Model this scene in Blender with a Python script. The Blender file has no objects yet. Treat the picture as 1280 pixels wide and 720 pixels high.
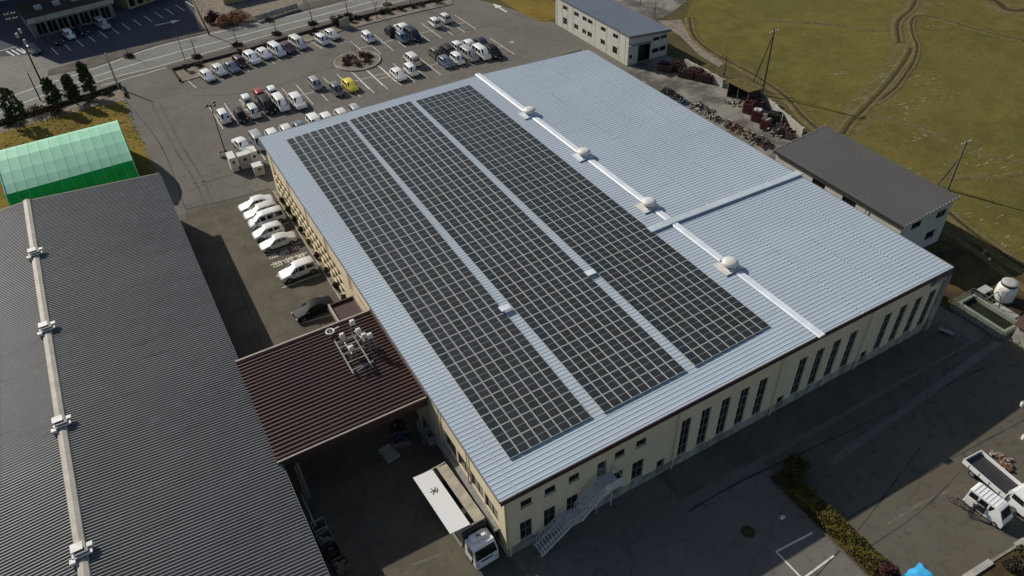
import bpy, math, random
from mathutils import Vector, Matrix
random.seed(7)
scene = bpy.context.scene
COL = scene.collection
R = math.radians

# ---------------------------------------------------------------- materials
def new_mat(name):
    m = bpy.data.materials.new(name); m.use_nodes = True
    nt = m.node_tree; b = nt.nodes['Principled BSDF']
    return m, nt, b

def mat(name, col, rough=.6, metal=0., spec=.5, col2=None, scale=1., detail=6., lo=.35, hi=.65,
        col3=None, scale3=8., lo3=.5, hi3=.75, bump=0., bscale=30., coat=0., stretch=None, crack=0., streak=None):
    m, nt, b = new_mat(name)
    N = nt.nodes; L = nt.links
    b.inputs['Roughness'].default_value = rough
    b.inputs['Metallic'].default_value = metal
    b.inputs['Specular IOR Level'].default_value = spec
    b.inputs['Coat Weight'].default_value = coat
    b.inputs['Base Color'].default_value = (*col, 1)
    geo = N.new('ShaderNodeNewGeometry'); vec = geo.outputs['Position']
    if stretch:
        mp = N.new('ShaderNodeMapping'); mp.inputs['Scale'].default_value = stretch
        L.new(vec, mp.inputs['Vector']); vec = mp.outputs['Vector']
    out = None
    def layer(prev, c, sc, l, h, det=6.):
        n = N.new('ShaderNodeTexNoise'); n.inputs['Scale'].default_value = sc
        n.inputs['Detail'].default_value = det; n.inputs['Roughness'].default_value = .62
        L.new(vec, n.inputs['Vector'])
        mr = N.new('ShaderNodeMapRange'); mr.inputs['From Min'].default_value = l; mr.inputs['From Max'].default_value = h
        mr.interpolation_type = 'SMOOTHSTEP'
        L.new(n.outputs['Fac'], mr.inputs['Value'])
        mx = N.new('ShaderNodeMix'); mx.data_type = 'RGBA'
        L.new(mr.outputs['Result'], mx.inputs['Factor'])
        if prev is None: mx.inputs['A'].default_value = (*col, 1)
        else: L.new(prev, mx.inputs['A'])
        mx.inputs['B'].default_value = (*c, 1)
        return mx.outputs['Result']
    if col2: out = layer(out, col2, scale, lo, hi, detail)
    if col3: out = layer(out, col3, scale3, lo3, hi3, 4.)
    if streak:      # long worn streaks: (scale vector, colour, lo, hi)
        keep = vec; mp2 = N.new('ShaderNodeMapping'); mp2.inputs['Scale'].default_value = streak[0]
        L.new(geo.outputs['Position'], mp2.inputs['Vector']); vec = mp2.outputs['Vector']
        out = layer(out, streak[1], 1., streak[2], streak[3], 7.); vec = keep
    if crack:       # meandering cracks of worn tarmac
        nz = N.new('ShaderNodeTexNoise'); nz.inputs['Scale'].default_value = .35; nz.inputs['Detail'].default_value = 5
        L.new(vec, nz.inputs['Vector']); sv = N.new('ShaderNodeVectorMath'); sv.operation = 'SCALE'; sv.inputs['Scale'].default_value = 3.2
        L.new(nz.outputs['Color'], sv.inputs[0]); av = N.new('ShaderNodeVectorMath'); L.new(vec, av.inputs[0]); L.new(sv.outputs['Vector'], av.inputs[1])
        vo = N.new('ShaderNodeTexVoronoi'); vo.feature = 'DISTANCE_TO_EDGE'; vo.inputs['Scale'].default_value = .13; L.new(av.outputs['Vector'], vo.inputs['Vector'])
        mr = N.new('ShaderNodeMapRange'); mr.inputs['From Min'].default_value = .002; mr.inputs['From Max'].default_value = .012
        mr.inputs['To Min'].default_value = crack; mr.inputs['To Max'].default_value = 0.; L.new(vo.outputs['Distance'], mr.inputs['Value'])
        mx = N.new('ShaderNodeMix'); mx.data_type = 'RGBA'; L.new(mr.outputs['Result'], mx.inputs['Factor']); L.new(out, mx.inputs['A'])
        mx.inputs['B'].default_value = (*[c*.45 for c in col], 1); out = mx.outputs['Result']
    if out: L.new(out, b.inputs['Base Color'])
    if bump:
        n = N.new('ShaderNodeTexNoise'); n.inputs['Scale'].default_value = bscale; n.inputs['Detail'].default_value = 5
        L.new(vec, n.inputs['Vector'])
        bp = N.new('ShaderNodeBump'); bp.inputs['Strength'].default_value = bump; bp.inputs['Distance'].default_value = .05
        L.new(n.outputs['Fac'], bp.inputs['Height']); L.new(bp.outputs['Normal'], b.inputs['Normal'])
    return m

def field_mat(name, ca, cb, cc, ang, wscale, dist, off=(0, 0)):
    m, nt, b = new_mat(name); N = nt.nodes; L = nt.links
    b.inputs['Roughness'].default_value = .95; b.inputs['Specular IOR Level'].default_value = .1
    geo = N.new('ShaderNodeNewGeometry')
    mp = N.new('ShaderNodeMapping'); mp.inputs['Rotation'].default_value = (0, 0, ang)
    mp.inputs['Location'].default_value = (off[0], off[1], 0)
    L.new(geo.outputs['Position'], mp.inputs['Vector'])
    # slow warp so that the furrows bend with the contour of the field
    wn = N.new('ShaderNodeTexNoise'); wn.inputs['Scale'].default_value = .022; wn.inputs['Detail'].default_value = 1.5
    L.new(mp.outputs['Vector'], wn.inputs['Vector'])
    sc = N.new('ShaderNodeVectorMath'); sc.operation = 'SCALE'; sc.inputs['Scale'].default_value = dist
    L.new(wn.outputs['Color'], sc.inputs[0])
    ad = N.new('ShaderNodeVectorMath'); ad.operation = 'ADD'
    L.new(mp.outputs['Vector'], ad.inputs[0]); L.new(sc.outputs['Vector'], ad.inputs[1])
    w = N.new('ShaderNodeTexWave'); w.inputs['Scale'].default_value = wscale; w.inputs['Distortion'].default_value = 2.5
    w.inputs['Detail'].default_value = 3; w.inputs['Detail Scale'].default_value = .8
    L.new(ad.outputs['Vector'], w.inputs['Vector'])
    n1 = N.new('ShaderNodeTexNoise'); n1.inputs['Scale'].default_value = .06; n1.inputs['Detail'].default_value = 8
    n1.inputs['Roughness'].default_value = .65
    L.new(geo.outputs['Position'], n1.inputs['Vector'])
    n2 = N.new('ShaderNodeTexNoise'); n2.inputs['Scale'].default_value = 1.3; n2.inputs['Detail'].default_value = 6
    n2.inputs['Roughness'].default_value = .75
    L.new(geo.outputs['Position'], n2.inputs['Vector'])
    def mr(src, a, c, lo=0., hi=1.):
        q = N.new('ShaderNodeMapRange'); q.inputs['From Min'].default_value = a; q.inputs['From Max'].default_value = c
        q.inputs['To Min'].default_value = lo; q.inputs['To Max'].default_value = hi
        q.interpolation_type = 'SMOOTHSTEP'; L.new(src, q.inputs['Value']); return q.outputs['Result']
    def mix(f, a, c):
        q = N.new('ShaderNodeMix'); q.data_type = 'RGBA'; L.new(f, q.inputs['Factor'])
        for s, v in (('A', a), ('B', c)):
            if isinstance(v, tuple): q.inputs[s].default_value = (*v, 1)
            else: L.new(v, q.inputs[s])
        return q.outputs['Result']
    base = mix(mr(n1.outputs['Fac'], .36, .64), ca, cb)
    # furrow strength varies over the field
    n3 = N.new('ShaderNodeTexNoise'); n3.inputs['Scale'].default_value = .035; n3.inputs['Detail'].default_value = 3
    L.new(geo.outputs['Position'], n3.inputs['Vector'])
    mu = N.new('ShaderNodeMath'); mu.operation = 'MULTIPLY'
    L.new(mr(w.outputs['Fac'], .35, .95), mu.inputs[0])
    nb = N.new('ShaderNodeTexNoise'); nb.inputs['Scale'].default_value = .3; nb.inputs['Detail'].default_value = 5; L.new(geo.outputs['Position'], nb.inputs['Vector'])
    m3 = N.new('ShaderNodeMath'); m3.operation = 'MULTIPLY'; L.new(mr(n3.outputs['Fac'], .35, .62, .3, .95), m3.inputs[0]); L.new(mr(nb.outputs['Fac'], .35, .65, .1, 1.), m3.inputs[1])
    L.new(m3.outputs['Value'], mu.inputs[1])
    base = mix(mu.outputs['Value'], base, cc)
    base = mix(mr(n2.outputs['Fac'], .46, .72, 0, .75), base, tuple(x * .5 for x in ca))
    n5 = N.new('ShaderNodeTexNoise'); n5.inputs['Scale'].default_value = .45; n5.inputs['Detail'].default_value = 7; n5.inputs['Roughness'].default_value = .7; L.new(mp.outputs['Vector'], n5.inputs['Vector'])
    base = mix(mr(n5.outputs['Fac'], .52, .72, 0, .6), base, (.165, .125, .04))
    L.new(base, b.inputs['Base Color'])
    bp = N.new('ShaderNodeBump'); bp.inputs['Strength'].default_value = .35; bp.inputs['Distance'].default_value = .06; bp.invert = True
    L.new(mu.outputs['Value'], bp.inputs['Height'])
    bp2 = N.new('ShaderNodeBump'); bp2.inputs['Strength'].default_value = .5; bp2.inputs['Distance'].default_value = .1
    L.new(n2.outputs['Fac'], bp2.inputs['Height']); L.new(bp.outputs['Normal'], bp2.inputs['Normal'])
    L.new(bp2.outputs['Normal'], b.inputs['Normal'])
    return m

M = {}
M['asphalt'] = mat('asphalt', (.138, .127, .109), .95, spec=.12, col2=(.165, .153, .13), scale=.09, col3=(.085, .079, .072), scale3=1.1, lo3=.52, hi3=.8, bump=.3, bscale=14, crack=.3, streak=((.05,.5,1),(.15,.14,.124),.55,.75))
M['asphalt_side'] = mat('asphalt_side', (.14, .122, .09), .95, spec=.12, col2=(.10, .09, .07), scale=.25, col3=(.082, .075, .062), scale3=1.6, lo3=.5, hi3=.8, bump=.3, bscale=16, crack=.2, streak=((.6,.05,1),(.145,.13,.1),.55,.75))
M['asphalt_south'] = mat('asphalt_south', (.108, .094, .07), .95, spec=.12, col2=(.118, .106, .082), scale=.16, col3=(.06, .056, .05), scale3=.9, lo3=.5, hi3=.8, bump=.3, bscale=16, crack=.25, streak=((.08,.5,1),(.13,.115,.092),.52,.75))
M['asphalt_shade'] = mat('shaded_shop_asphalt', (.062, .066, .085), .95, spec=.12, col2=(.075, .078, .096), scale=.2, col3=(.05, .052, .068), scale3=2., bump=.2, bscale=14)  # asphalt with the block's bluish shade deepened in its colour
M['tar'] = mat('tar_seam', (.045, .042, .038), .8, spec=.15, col2=(.07, .065, .057), scale=1.)
M['stain'] = mat('pale_scuffed_tarmac', (.16, .148, .118), .95, spec=.1, col2=(.115, .105, .084), scale=.7, lo=.4, hi=.6)
M['asphalt_old'] = mat('asphalt_old', (.19, .183, .155), .95, spec=.12, col2=(.22, .212, .18), scale=.12, col3=(.105, .10, .085), scale3=1.5, bump=.2, bscale=15)
M['road'] = mat('road_asphalt', (.19, .186, .163), .95, spec=.12, col2=(.22, .215, .19), scale=.2, col3=(.115, .11, .098), scale3=2., bump=.2, bscale=15)
M['sidewalk'] = mat('sidewalk', (.125, .112, .095), .95, spec=.1, col2=(.088, .078, .066), scale=.5, col3=(.15, .13, .11), scale3=3, bump=.2, bscale=12)
M['concrete'] = mat('concrete_yard', (.23, .215, .178), .93, spec=.15, col2=(.10, .093, .08), scale=.12, lo=.42, hi=.58, col3=(.27, .255, .22), scale3=.5, lo3=.55, hi3=.72, bump=.2, bscale=8)
M['pale_concrete'] = mat('pale_concrete', (.42, .4, .35), .9, spec=.15, col2=(.3, .28, .24), scale=.8, bump=.2, bscale=8)
M['kerb'] = mat('kerb_concrete', (.3, .28, .25), .9, spec=.15, col2=(.2, .19, .17), scale=1.5)
M['dark_edge'] = mat('dark_edging', (.035, .028, .024), .9, spec=.1, col2=(.06, .045, .038), scale=1.5)
M['sand_bed'] = mat('sandy_bed', (.25, .21, .165), .95, spec=.1, col2=(.17, .14, .11), scale=.8, col3=(.3, .26, .2), scale3=5, bump=.5, bscale=6)
M['lawn'] = mat('winter_lawn', (.22, .155, .034), .98, spec=.05, col2=(.15, .11, .028), scale=.14, col3=(.115, .08, .03), scale3=.9, lo3=.52, hi3=.75, bump=.6, bscale=9)
M['soil'] = mat('dry_ground', (.08, .066, .032), .98, spec=.05, col2=(.105, .088, .04), scale=.1, col3=(.04, .034, .02), scale3=1.2, bump=.8, bscale=4)
M['dark_soil'] = mat('dark_soil', (.05, .036, .022), .98, spec=.05, col2=(.095, .072, .03), scale=.35, col3=(.16, .13, .08), scale3=3, lo3=.66, hi3=.8, bump=.8, bscale=4)
M['paint'] = mat('road_paint', (.66, .64, .58), .8, spec=.2, col2=(.45, .43, .38), scale=1.6, lo=.45, hi=.7)
M['bank'] = mat('track_bank', (.132, .11, .045), .98, spec=.05, col2=(.1, .085, .03), scale=.5, col3=(.22, .185, .1), scale3=3, bump=.6, bscale=5)
M['mud_shade'] = mat('ditch_mud_shade', (.042, .034, .019), .95, spec=.05, col2=(.07, .056, .028), scale=1.2)  # wet soil, its dark tone also painting the shade of an unmodelled trench
M['straw'] = mat('pale_straw', (.25, .225, .12), .95, spec=.05, col2=(.19, .16, .075), scale=3)
M['field'] = field_mat('field_grass', (.158, .133, .031), (.12, .11, .028), (.052, .044, .013), R(-20), .7, 42)
M['field2'] = field_mat('field_stubble', (.145, .123, .032), (.112, .102, .027), (.05, .042, .013), R(8), .8, 12, (31, 9))
# roofs and walls
M['blue_roof'] = mat('pale_blue_roof_sheet', (.395, .455, .505), .5, metal=.0, spec=.35, col2=(.37, .425, .475), scale=.1, col3=(.42, .475, .52), scale3=1.2, lo3=.6, hi3=.85, streak=((.12,1.3,1),(.33,.37,.40),.54,.8))
M['white_cap'] = mat('white_ridge_sheet', (.72, .76, .8), .4, spec=.5, col2=(.6, .64, .67), scale=.7)
M['pale_joint'] = mat('pale_joint_sheet', (.5, .55, .59), .5, spec=.3, col2=(.43, .48, .52), scale=.6)
M['grey_roof'] = mat('charcoal_roof_sheet', (.168, .168, .163), .5, spec=.4, col2=(.144, .145, .142), scale=.12, col3=(.19, .19, .188), scale3=1., streak=((.1,1.1,1),(.10,.10,.097),.54,.78))
M['beige_cap'] = mat('beige_ridge_sheet', (.42, .385, .32), .6, spec=.3, col2=(.33, .3, .25), scale=.8)
M['brown_roof'] = mat('brown_roof_sheet', (.085, .046, .037), .5, spec=.35, col2=(.072, .04, .033), scale=.3, col3=(.08, .053, .046), scale3=2)
M['brown_trim'] = mat('brown_trim', (.045, .022, .02), .5, col2=(.06, .035, .03), scale=1)
M['tan_trim'] = mat('tan_parapet_cap', (.4, .33, .27), .6, col2=(.3, .25, .2), scale=1)
M['cream'] = mat('cream_wall', (.74, .63, .425), .85, spec=.2, col2=(.67, .565, .38), scale=.5, col3=(.45, .38, .26), scale3=1.6, lo3=.6, hi3=.85, stretch=(1, 1, .25), bump=.08, bscale=20)
M['plinth'] = mat('grey_plinth', (.42, .39, .34), .9, spec=.15, col2=(.2, .19, .165), scale=.9, col3=(.38, .36, .31), scale3=2, stretch=(1, 1, .4))
M['grey_wall'] = mat('grey_panel_wall', (.2, .195, .185), .8, spec=.2, col2=(.17, .165, .16), scale=.4)
M['white_wall'] = mat('offwhite_siding', (.52, .51, .455), .75, spec=.25, col2=(.46, .45, .4), scale=.5, col3=(.4, .38, .33), scale3=2, lo3=.6, hi3=.85)
M['slate'] = mat('dark_slate_roof', (.098, .095, .095), .6, spec=.3, col2=(.09, .087, .087), scale=.15)
M['blue_slate'] = mat('blue_grey_roof', (.215, .24, .275), .5, spec=.35, col2=(.19, .215, .25), scale=.3)
M['glass'] = mat('dark_window_glass', (.012, .012, .013), .12, spec=.5)
M['frame'] = mat('bronze_window_frame', (.055, .045, .038), .5)
M['alu'] = mat('aluminium_frame', (.54, .54, .51), .5, metal=.0)
M['sash'] = mat('grey_sash', (.2, .19, .17), .5)
M['cell'] = mat('solar_cells', (.023, .026, .026), .35, spec=.45, col2=(.024, .028, .028), scale=.6)
M['cell_b'] = mat('solar_cells_bluish', (.019, .028, .032), .35, spec=.3)
M['cell_c'] = mat('solar_cells_brownish', (.025, .028, .026), .35, spec=.3)
M['rail'] = mat('panel_rail', (.5, .44, .44), .45, metal=.2)
M['vent'] = mat('vent_cream', (.7, .69, .64), .5, col2=(.6, .58, .52), scale=2)
M['vent_white'] = mat('vent_white', (.72, .71, .67), .5, col2=(.55, .53, .48), scale=3)
M['dark_metal'] = mat('dark_metal', (.03, .03, .03), .5)
M['steel'] = mat('galvanised_steel', (.3, .3, .29), .5, metal=.4, col2=(.22, .22, .21), scale=3)
M['stair'] = mat('stair_steel', (.66, .66, .62), .7, metal=.0, col2=(.5, .5, .47), scale=2)
M['pole'] = mat('pole_concrete', (.16, .145, .12), .9, col2=(.1, .09, .075), scale=2)
M['dark_pole'] = mat('dark_pole', (.04, .036, .03), .8)
M['bark'] = mat('bark', (.07, .055, .042), .9, col2=(.04, .03, .024), scale=4)
M['twig'] = mat('bare_twigs', (.085, .065, .05), .9)
M['rusty_twig'] = mat('rust_leaves', (.28, .11, .035), .9, col2=(.18, .07, .03), scale=1.5)
def leafmat(n, a, b, sc=1.5):
    m = mat(n, a, .8, spec=.15, col2=b, scale=sc, lo=.4, hi=.6)
    return m
M['conifer'] = leafmat('dark_conifer_leaf', (.028, .04, .014), (.06, .07, .026))
M['conifer2'] = leafmat('dull_conifer_leaf', (.042, .032, .022), (.07, .06, .034))
M['shrub'] = leafmat('dark_shrub_leaf', (.035, .028, .018), (.06, .05, .026))
M['red_shrub'] = leafmat('purple_brown_leaf', (.05, .022, .02), (.08, .038, .03))
M['hedge'] = leafmat('yellow_hedge_leaf', (.15, .12, .022), (.06, .056, .017), 2.)
M['hedge_dark'] = leafmat('green_brown_leaf', (.05, .045, .015), (.08, .065, .02), 1.)
M['tarp_sunlit'] = mat('sunlit_green_tarp', (.28, .60, .40), .6, spec=.2, col2=(.34, .66, .46), scale=.5, stretch=(1, .2, .2))  # roof tone of the green tarp, sunlight painted into the colour
M['tarp_shaded'] = mat('shaded_green_tarp', (.014, .42, .06), .6, spec=.1, col2=(.02, .5, .08), scale=.3)  # same tarp, tone of its shaded translucent side painted in
M['white_paint'] = mat('white_vehicle_paint', (.78, .78, .76), .3, coat=.4)
M['ivory'] = mat('ivory_tarp', (.42, .38, .29), .7, col2=(.33, .3, .23), scale=1.2, bump=.4, bscale=3)
M['rubber'] = mat('rubber', (.015, .015, .015), .8)
M['rim'] = mat('wheel_rim', (.35, .35, .35), .35, metal=.6)
M['carglass'] = mat('car_glass', (.01, .012, .014), .08, spec=.6)
M['lamp_glass'] = mat('lamp_glass', (.6, .6, .58), .15)
M['lamp_red'] = mat('tail_lamp_red', (.3, .01, .01), .25)
M['black_plastic'] = mat('black_plastic', (.02, .02, .02), .6)
M['red_metal'] = mat('faded_red_metal', (.15, .03, .03), .7, col2=(.09, .03, .028), scale=1.2)
M['rust'] = mat('rusty_brown_metal', (.085, .032, .024), .8, col2=(.05, .025, .02), scale=1.5, col3=(.14, .07, .04), scale3=6)
M['scrap_dark'] = mat('dark_scrap_metal', (.03, .028, .026), .8, col2=(.06, .05, .04), scale=3)
M['scrap_light'] = mat('pale_scrap_metal', (.38, .35, .28), .7, col2=(.2, .17, .13), scale=3)
M['orange_rust'] = mat('orange_rusty_metal', (.3, .12, .04), .8, col2=(.12, .06, .03), scale=3)
M['wood'] = mat('weathered_wood', (.2, .15, .1), .85, col2=(.13, .1, .07), scale=3)
M['cardboard'] = mat('cardboard', (.24, .17, .1), .85)
M['blue_tarp'] = mat('bright_blue_tarp', (.04, .32, .6), .5, col2=(.07, .5, .85), scale=1)
M['grey_box'] = mat('grey_enclosure', (.42, .42, .4), .55, col2=(.34, .34, .32), scale=2)
M['light_box'] = mat('pale_enclosure', (.62, .62, .58), .55, col2=(.52, .52, .49), scale=2)
M['cloth_dark'] = mat('dark_work_clothes', (.012, .013, .018), .9)
M['skin'] = mat('skin', (.4, .24, .17), .6)
M['hair'] = mat('black_hair', (.01, .009, .008), .7)
M['blue_cloth'] = mat('blue_grey_bag', (.06, .07, .16), .8)
M['store_sign'] = mat('store_fascia', (.3, .28, .27), .6, col2=(.22, .2, .2), scale=1)
M['yellow_wall'] = mat('ochre_shopfront', (.42, .33, .15), .7, col2=(.3, .24, .12), scale=1)
M['water'] = mat('dark_basin_water', (.012, .014, .009), .6, spec=.2, col2=(.018, .022, .012), scale=.8)
M['green_edge'] = mat('grey_green_coping', (.17, .2, .15), .8, col2=(.23, .25, .2), scale=1)
M['block'] = mat('concrete_block', (.13, .125, .11), .9, col2=(.09, .088, .078), scale=1.5)

# ---------------------------------------------------------------- mesh builder
OFF = {}
class MB:
    def __init__(s): s.v = []; s.f = []; s.m = []; s.s = []
    def add(s, vs, fs, m=0, smooth=False):
        b = len(s.v); s.v += [tuple(map(float, x)) for x in vs]
        for f in fs: s.f.append([b + i for i in f]); s.m.append(m); s.s.append(smooth)
    def box(s, x0, x1, y0, y1, z0, z1, m=0):
        s.add([(x0,y0,z0),(x1,y0,z0),(x1,y1,z0),(x0,y1,z0),(x0,y0,z1),(x1,y0,z1),(x1,y1,z1),(x0,y1,z1)],
              [(0,3,2,1),(4,5,6,7),(0,1,5,4),(1,2,6,5),(2,3,7,6),(3,0,4,7)], m)
    def rbox(s, cx, cy, cz, lx, ly, lz, m=0, rz=0., tap=0., ch=.0):
        """box centred on x,y standing on cz, turned by rz, top tapered, edges chamfered"""
        c, q = math.cos(rz), math.sin(rz)
        def T(x, y, z): return (cx + x*c - y*q, cy + x*q + y*c, cz + z)
        rings = []
        zs = [(0, ch), (ch, 0), (lz-ch, 0), (lz, ch)] if ch > 0 else [(0, 0), (lz, 0)]
        vs = []
        for z, i in zs:
            k = 1 - tap * z / lz
            hx, hy = lx/2*k - i, ly/2*k - i; e = ch
            if ch > 0:
                hx0, hy0 = lx/2*k - i, ly/2*k - i
                pts = [(-hx0+e,-hy0),(hx0-e,-hy0),(hx0,-hy0+e),(hx0,hy0-e),(hx0-e,hy0),(-hx0+e,hy0),(-hx0,hy0-e),(-hx0,-hy0+e)]
            else: pts = [(-hx,-hy),(hx,-hy),(hx,hy),(-hx,hy)]
            rings.append(len(pts)); vs += [T(x, y, z) for x, y in pts]
        n = rings[0]; fs = [tuple(range(n-1, -1, -1)), tuple(range((len(zs)-1)*n, len(zs)*n))]
        for r in range(len(zs)-1):
            for i in range(n):
                j = (i+1) % n; fs.append((r*n+i, r*n+j, (r+1)*n+j, (r+1)*n+i))
        s.add(vs, fs, m)
    def quad(s, a, b, c, d, m=0): s.add([a, b, c, d], [(0,1,2,3)], m)
    def poly(s, pts, z=None, m=0):
        vs = [(p[0], p[1], p[2] if len(p) > 2 else z) for p in pts]; s.add(vs, [tuple(range(len(vs)))], m)
    def prism(s, pts, z0, z1, m=0):
        n = len(pts)
        vs = [(p[0], p[1], z0) for p in pts] + [(p[0], p[1], z1) for p in pts]
        fs = [tuple(range(n-1, -1, -1)), tuple(range(n, 2*n))] + [(i, (i+1) % n, n+(i+1) % n, n+i) for i in range(n)]
        s.add(vs, fs, m)
    def tube(s, p, q, r, r2=None, n=6, m=0, smooth=True):
        p, q = Vector(p), Vector(q); d = q-p
        if d.length < 1e-6: return
        r2 = r if r2 is None else r2
        z = d.normalized(); x = z.orthogonal().normalized(); y = z.cross(x)
        vs = [p + (x*math.cos(2*math.pi*i/n) + y*math.sin(2*math.pi*i/n))*r for i in range(n)]
        vs += [q + (x*math.cos(2*math.pi*i/n) + y*math.sin(2*math.pi*i/n))*r2 for i in range(n)]
        s.add(vs, [(i, (i+1) % n, n+(i+1) % n, n+i) for i in range(n)], m, smooth)
        s.add(vs[:n], [tuple(range(n-1, -1, -1))], m); s.add(vs[n:], [tuple(range(n))], m)
    def bar(s, p, q, w, h, m=0):
        """square bar from p to q, w wide (sideways), h high"""
        p, q = Vector(p), Vector(q); d = (q-p).normalized(); up = Vector((0,0,1))
        if abs(d.z) > .95: up = Vector((0,1,0))
        x = d.cross(up).normalized()*w/2; y = x.cross(d).normalized()*h/2
        vs = [p-x-y, p+x-y, p+x+y, p-x+y, q-x-y, q+x-y, q+x+y, q-x+y]
        s.add(vs, [(3,2,1,0),(4,5,6,7),(0,1,5,4),(1,2,6,5),(2,3,7,6),(3,0,4,7)], m)
    def lathe(s, cx, cy, prof, n=20, m=0, smooth=True, ms=None):
        b = []
        for (r, z) in prof: b += [(cx + r*math.cos(2*math.pi*i/n), cy + r*math.sin(2*math.pi*i/n), z) for i in range(n)]
        base = len(s.v); s.v += b
        for k in range(len(prof)-1):
            for i in range(n):
                j = (i+1) % n
                s.f.append([base+k*n+i, base+k*n+j, base+(k+1)*n+j, base+(k+1)*n+i]); s.m.append(ms[k] if ms else m); s.s.append(smooth)
        s.f.append([base+(len(prof)-1)*n+i for i in range(n)]); s.m.append(ms[-1] if ms else m); s.s.append(False)
    def build(s, name, mats, parent=None, label=None):
        me = bpy.data.meshes.new(name)
        off = OFF.get(parent.name, Vector((0,0,0))) if parent else Vector((0,0,0))
        me.from_pydata([(v[0]-off.x, v[1]-off.y, v[2]-off.z) for v in s.v], [], s.f)
        if not isinstance(mats, (list, tuple)): mats = [mats]
        for q in mats: me.materials.append(q)
        me.polygons.foreach_set('material_index', s.m); me.polygons.foreach_set('use_smooth', s.s)
        me.update()
        o = bpy.data.objects.new(name, me); COL.objects.link(o)
        if parent:
            o.parent = parent
            if parent.name in OFF: OFF[o.name] = off
        if label: o['label'] = label
        return o
def tag(o, label=None, cat=None, group=None, kind=None):
    if label: o['label'] = label
    if cat: o['category'] = cat
    if group: o['group'] = group
    if kind: o['kind'] = kind
    return o
def thing(name, label, cat, loc=(0,0,0), rz=0., group=None, world=False):
    o = bpy.data.objects.new(name, None); COL.objects.link(o)
    o.empty_display_size = .3
    o.location = loc; o.rotation_euler = (0,0,rz)
    if world: OFF[o.name] = Vector(loc)
    return tag(o, label, cat, group)
def copy_tree(o, parent=None):
    c = o.copy(); COL.objects.link(c)
    if parent: c.parent = parent
    for ch in o.children: copy_tree(ch, c)
    return c
def struct(name, mb, m): return tag(mb.build(name, m), kind='structure')
def smooth_path(pts, k=5):
    """Catmull-Rom through the points"""
    P_ = [Vector(p[:2]) for p in pts]; out = []
    for i in range(len(P_)-1):
        a = P_[max(i-1,0)]; b = P_[i]; c = P_[i+1]; d = P_[min(i+2,len(P_)-1)]
        for j in range(k):
            t = j/k
            out.append(.5*((2*b)+(c-a)*t+(2*a-5*b+4*c-d)*t*t+(3*b-a-3*c+d)*t**3))
    out.append(P_[-1]); return out
def ribbon(mb, pts, prof, mats, wob=0.):
    """sweep the cross section prof [(offset, z)] along pts; mats per strip"""
    n = len(prof); base = len(mb.v)
    for i, p in enumerate(pts):
        d = (pts[min(i+1,len(pts)-1)] - pts[max(i-1,0)]).normalized(); nx = Vector((-d.y, d.x))
        w = 1 + random.uniform(-wob, wob)
        for o, z in prof:
            q = p + nx*o*w; mb.v.append((q.x, q.y, z))
    for i in range(len(pts)-1):
        for k in range(n-1):
            mb.f.append([base+i*n+k+1, base+i*n+k, base+(i+1)*n+k, base+(i+1)*n+k+1]); mb.m.append(mats[k]); mb.s.append(False)
def V3(p, z): return Vector((p[0], p[1], z))
def corrugated(mb, A, B, C, D, pitch, prof, m=0, clip=None):
    """ribs run A->B (and D->C), repeated from A towards D. prof [(t, h)] within one pitch"""
    A, B, C, D = map(Vector, (A, B, C, D))
    n = max(1, round((D-A).length/pitch)); vs = []
    for k in range(n):
        for t, h in prof:
            u = (k+t)/n; p = A.lerp(D, u); q = B.lerp(C, u)
            vs += [(p.x, p.y, p.z+h), (q.x, q.y, q.z+h)]
    vs += [tuple(D), tuple(C)]
    mb.add(vs, [(2*i, 2*i+1, 2*i+3, 2*i+2) for i in range(len(vs)//2-1)], m)
# ================================================================ GROUND AND PAVING
g = MB(); g.box(-1500, 1500, -1500, 1500, -1, 0); struct('ground', g, M['soil'])
def sheet(name, pts, z, m, jit=0):
    mb = MB(); n = len(pts)
    mb.prism(pts, z-.02, z); return struct(name, mb, m)
sheet('asphalt_lot', [(-80,-40),(140,-40),(140,20.5),(71.47,24.31),(71.40,29.75),(70,30),(70,96),(78,99),(78,125),(66,160),(66,300),(-120,300),(-120,60),(-80,60)][::1], .03, M['asphalt'])
# lighter tarmac of the side lot and of the yard to the south
sheet('side_lot_paving', [(2.57,96.85),(14.08,95.44),(14.9,40),(1,40),(1,90)], .036, M['asphalt_side'])
sheet('loading_yard_paving', [(1,62),(14.9,62),(14.9,-40),(-40,-40),(-40,62)], .034, M['asphalt_side'])
sheet('south_yard_paving', [(38.9,-40),(38.9,26),(73,26),(140,20),(140,-40)], .036, M['asphalt_south'])
sheet('junction_paving', [(-120,143),(-8,150),(4,157),(20,161),(45,165),(70,167),(70,300),(-120,300)], .038, M['asphalt_old'])
sheet('concrete_yard', [(68,99.5),(77.94,99.35),(86.43,99.51),(87.09,94.66),(87.00,85.06),(87.84,80.35),(84.49,65.97),(73,58),(66,58)], .04, M['concrete'])
sheet('track_pad', [(93.33,131.85),(106.17,135.80),(122.08,124.29),(107.60,118.32),(99.07,113.85),(95.28,113.04),(92.00,116.82)], .04, M['concrete'])
sheet('shop_lot_shade_paving', [(-10.76,166.64),(-7.29,158.70),(19.17,159.36),(23.84,195.38),(6.10,215.15),(-40,230),(-40,180)], .042, M['asphalt_shade'])  # outline follows the block's cast shadow, shade painted into the sheet
sheet('gravel_verge', [(95.04,112.72),(99.02,110.42),(96.52,105.99),(94.39,101.19),(93.18,96.10),(92.37,91.06),(90.84,90.55),(91.15,95.86),(93.88,104.64),(94.33,108.45)], .05, M['sand_bed'])
sheet('west_lawn', [(0.56,136.93),(0.38,128.32),(0.90,118.26),(0.70,115.01),(1.2,104),(-60,104),(-60,138),(-18.34,135.71),(-11.23,136.37),(-4.38,137.12)], .05, M['lawn'])
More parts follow.
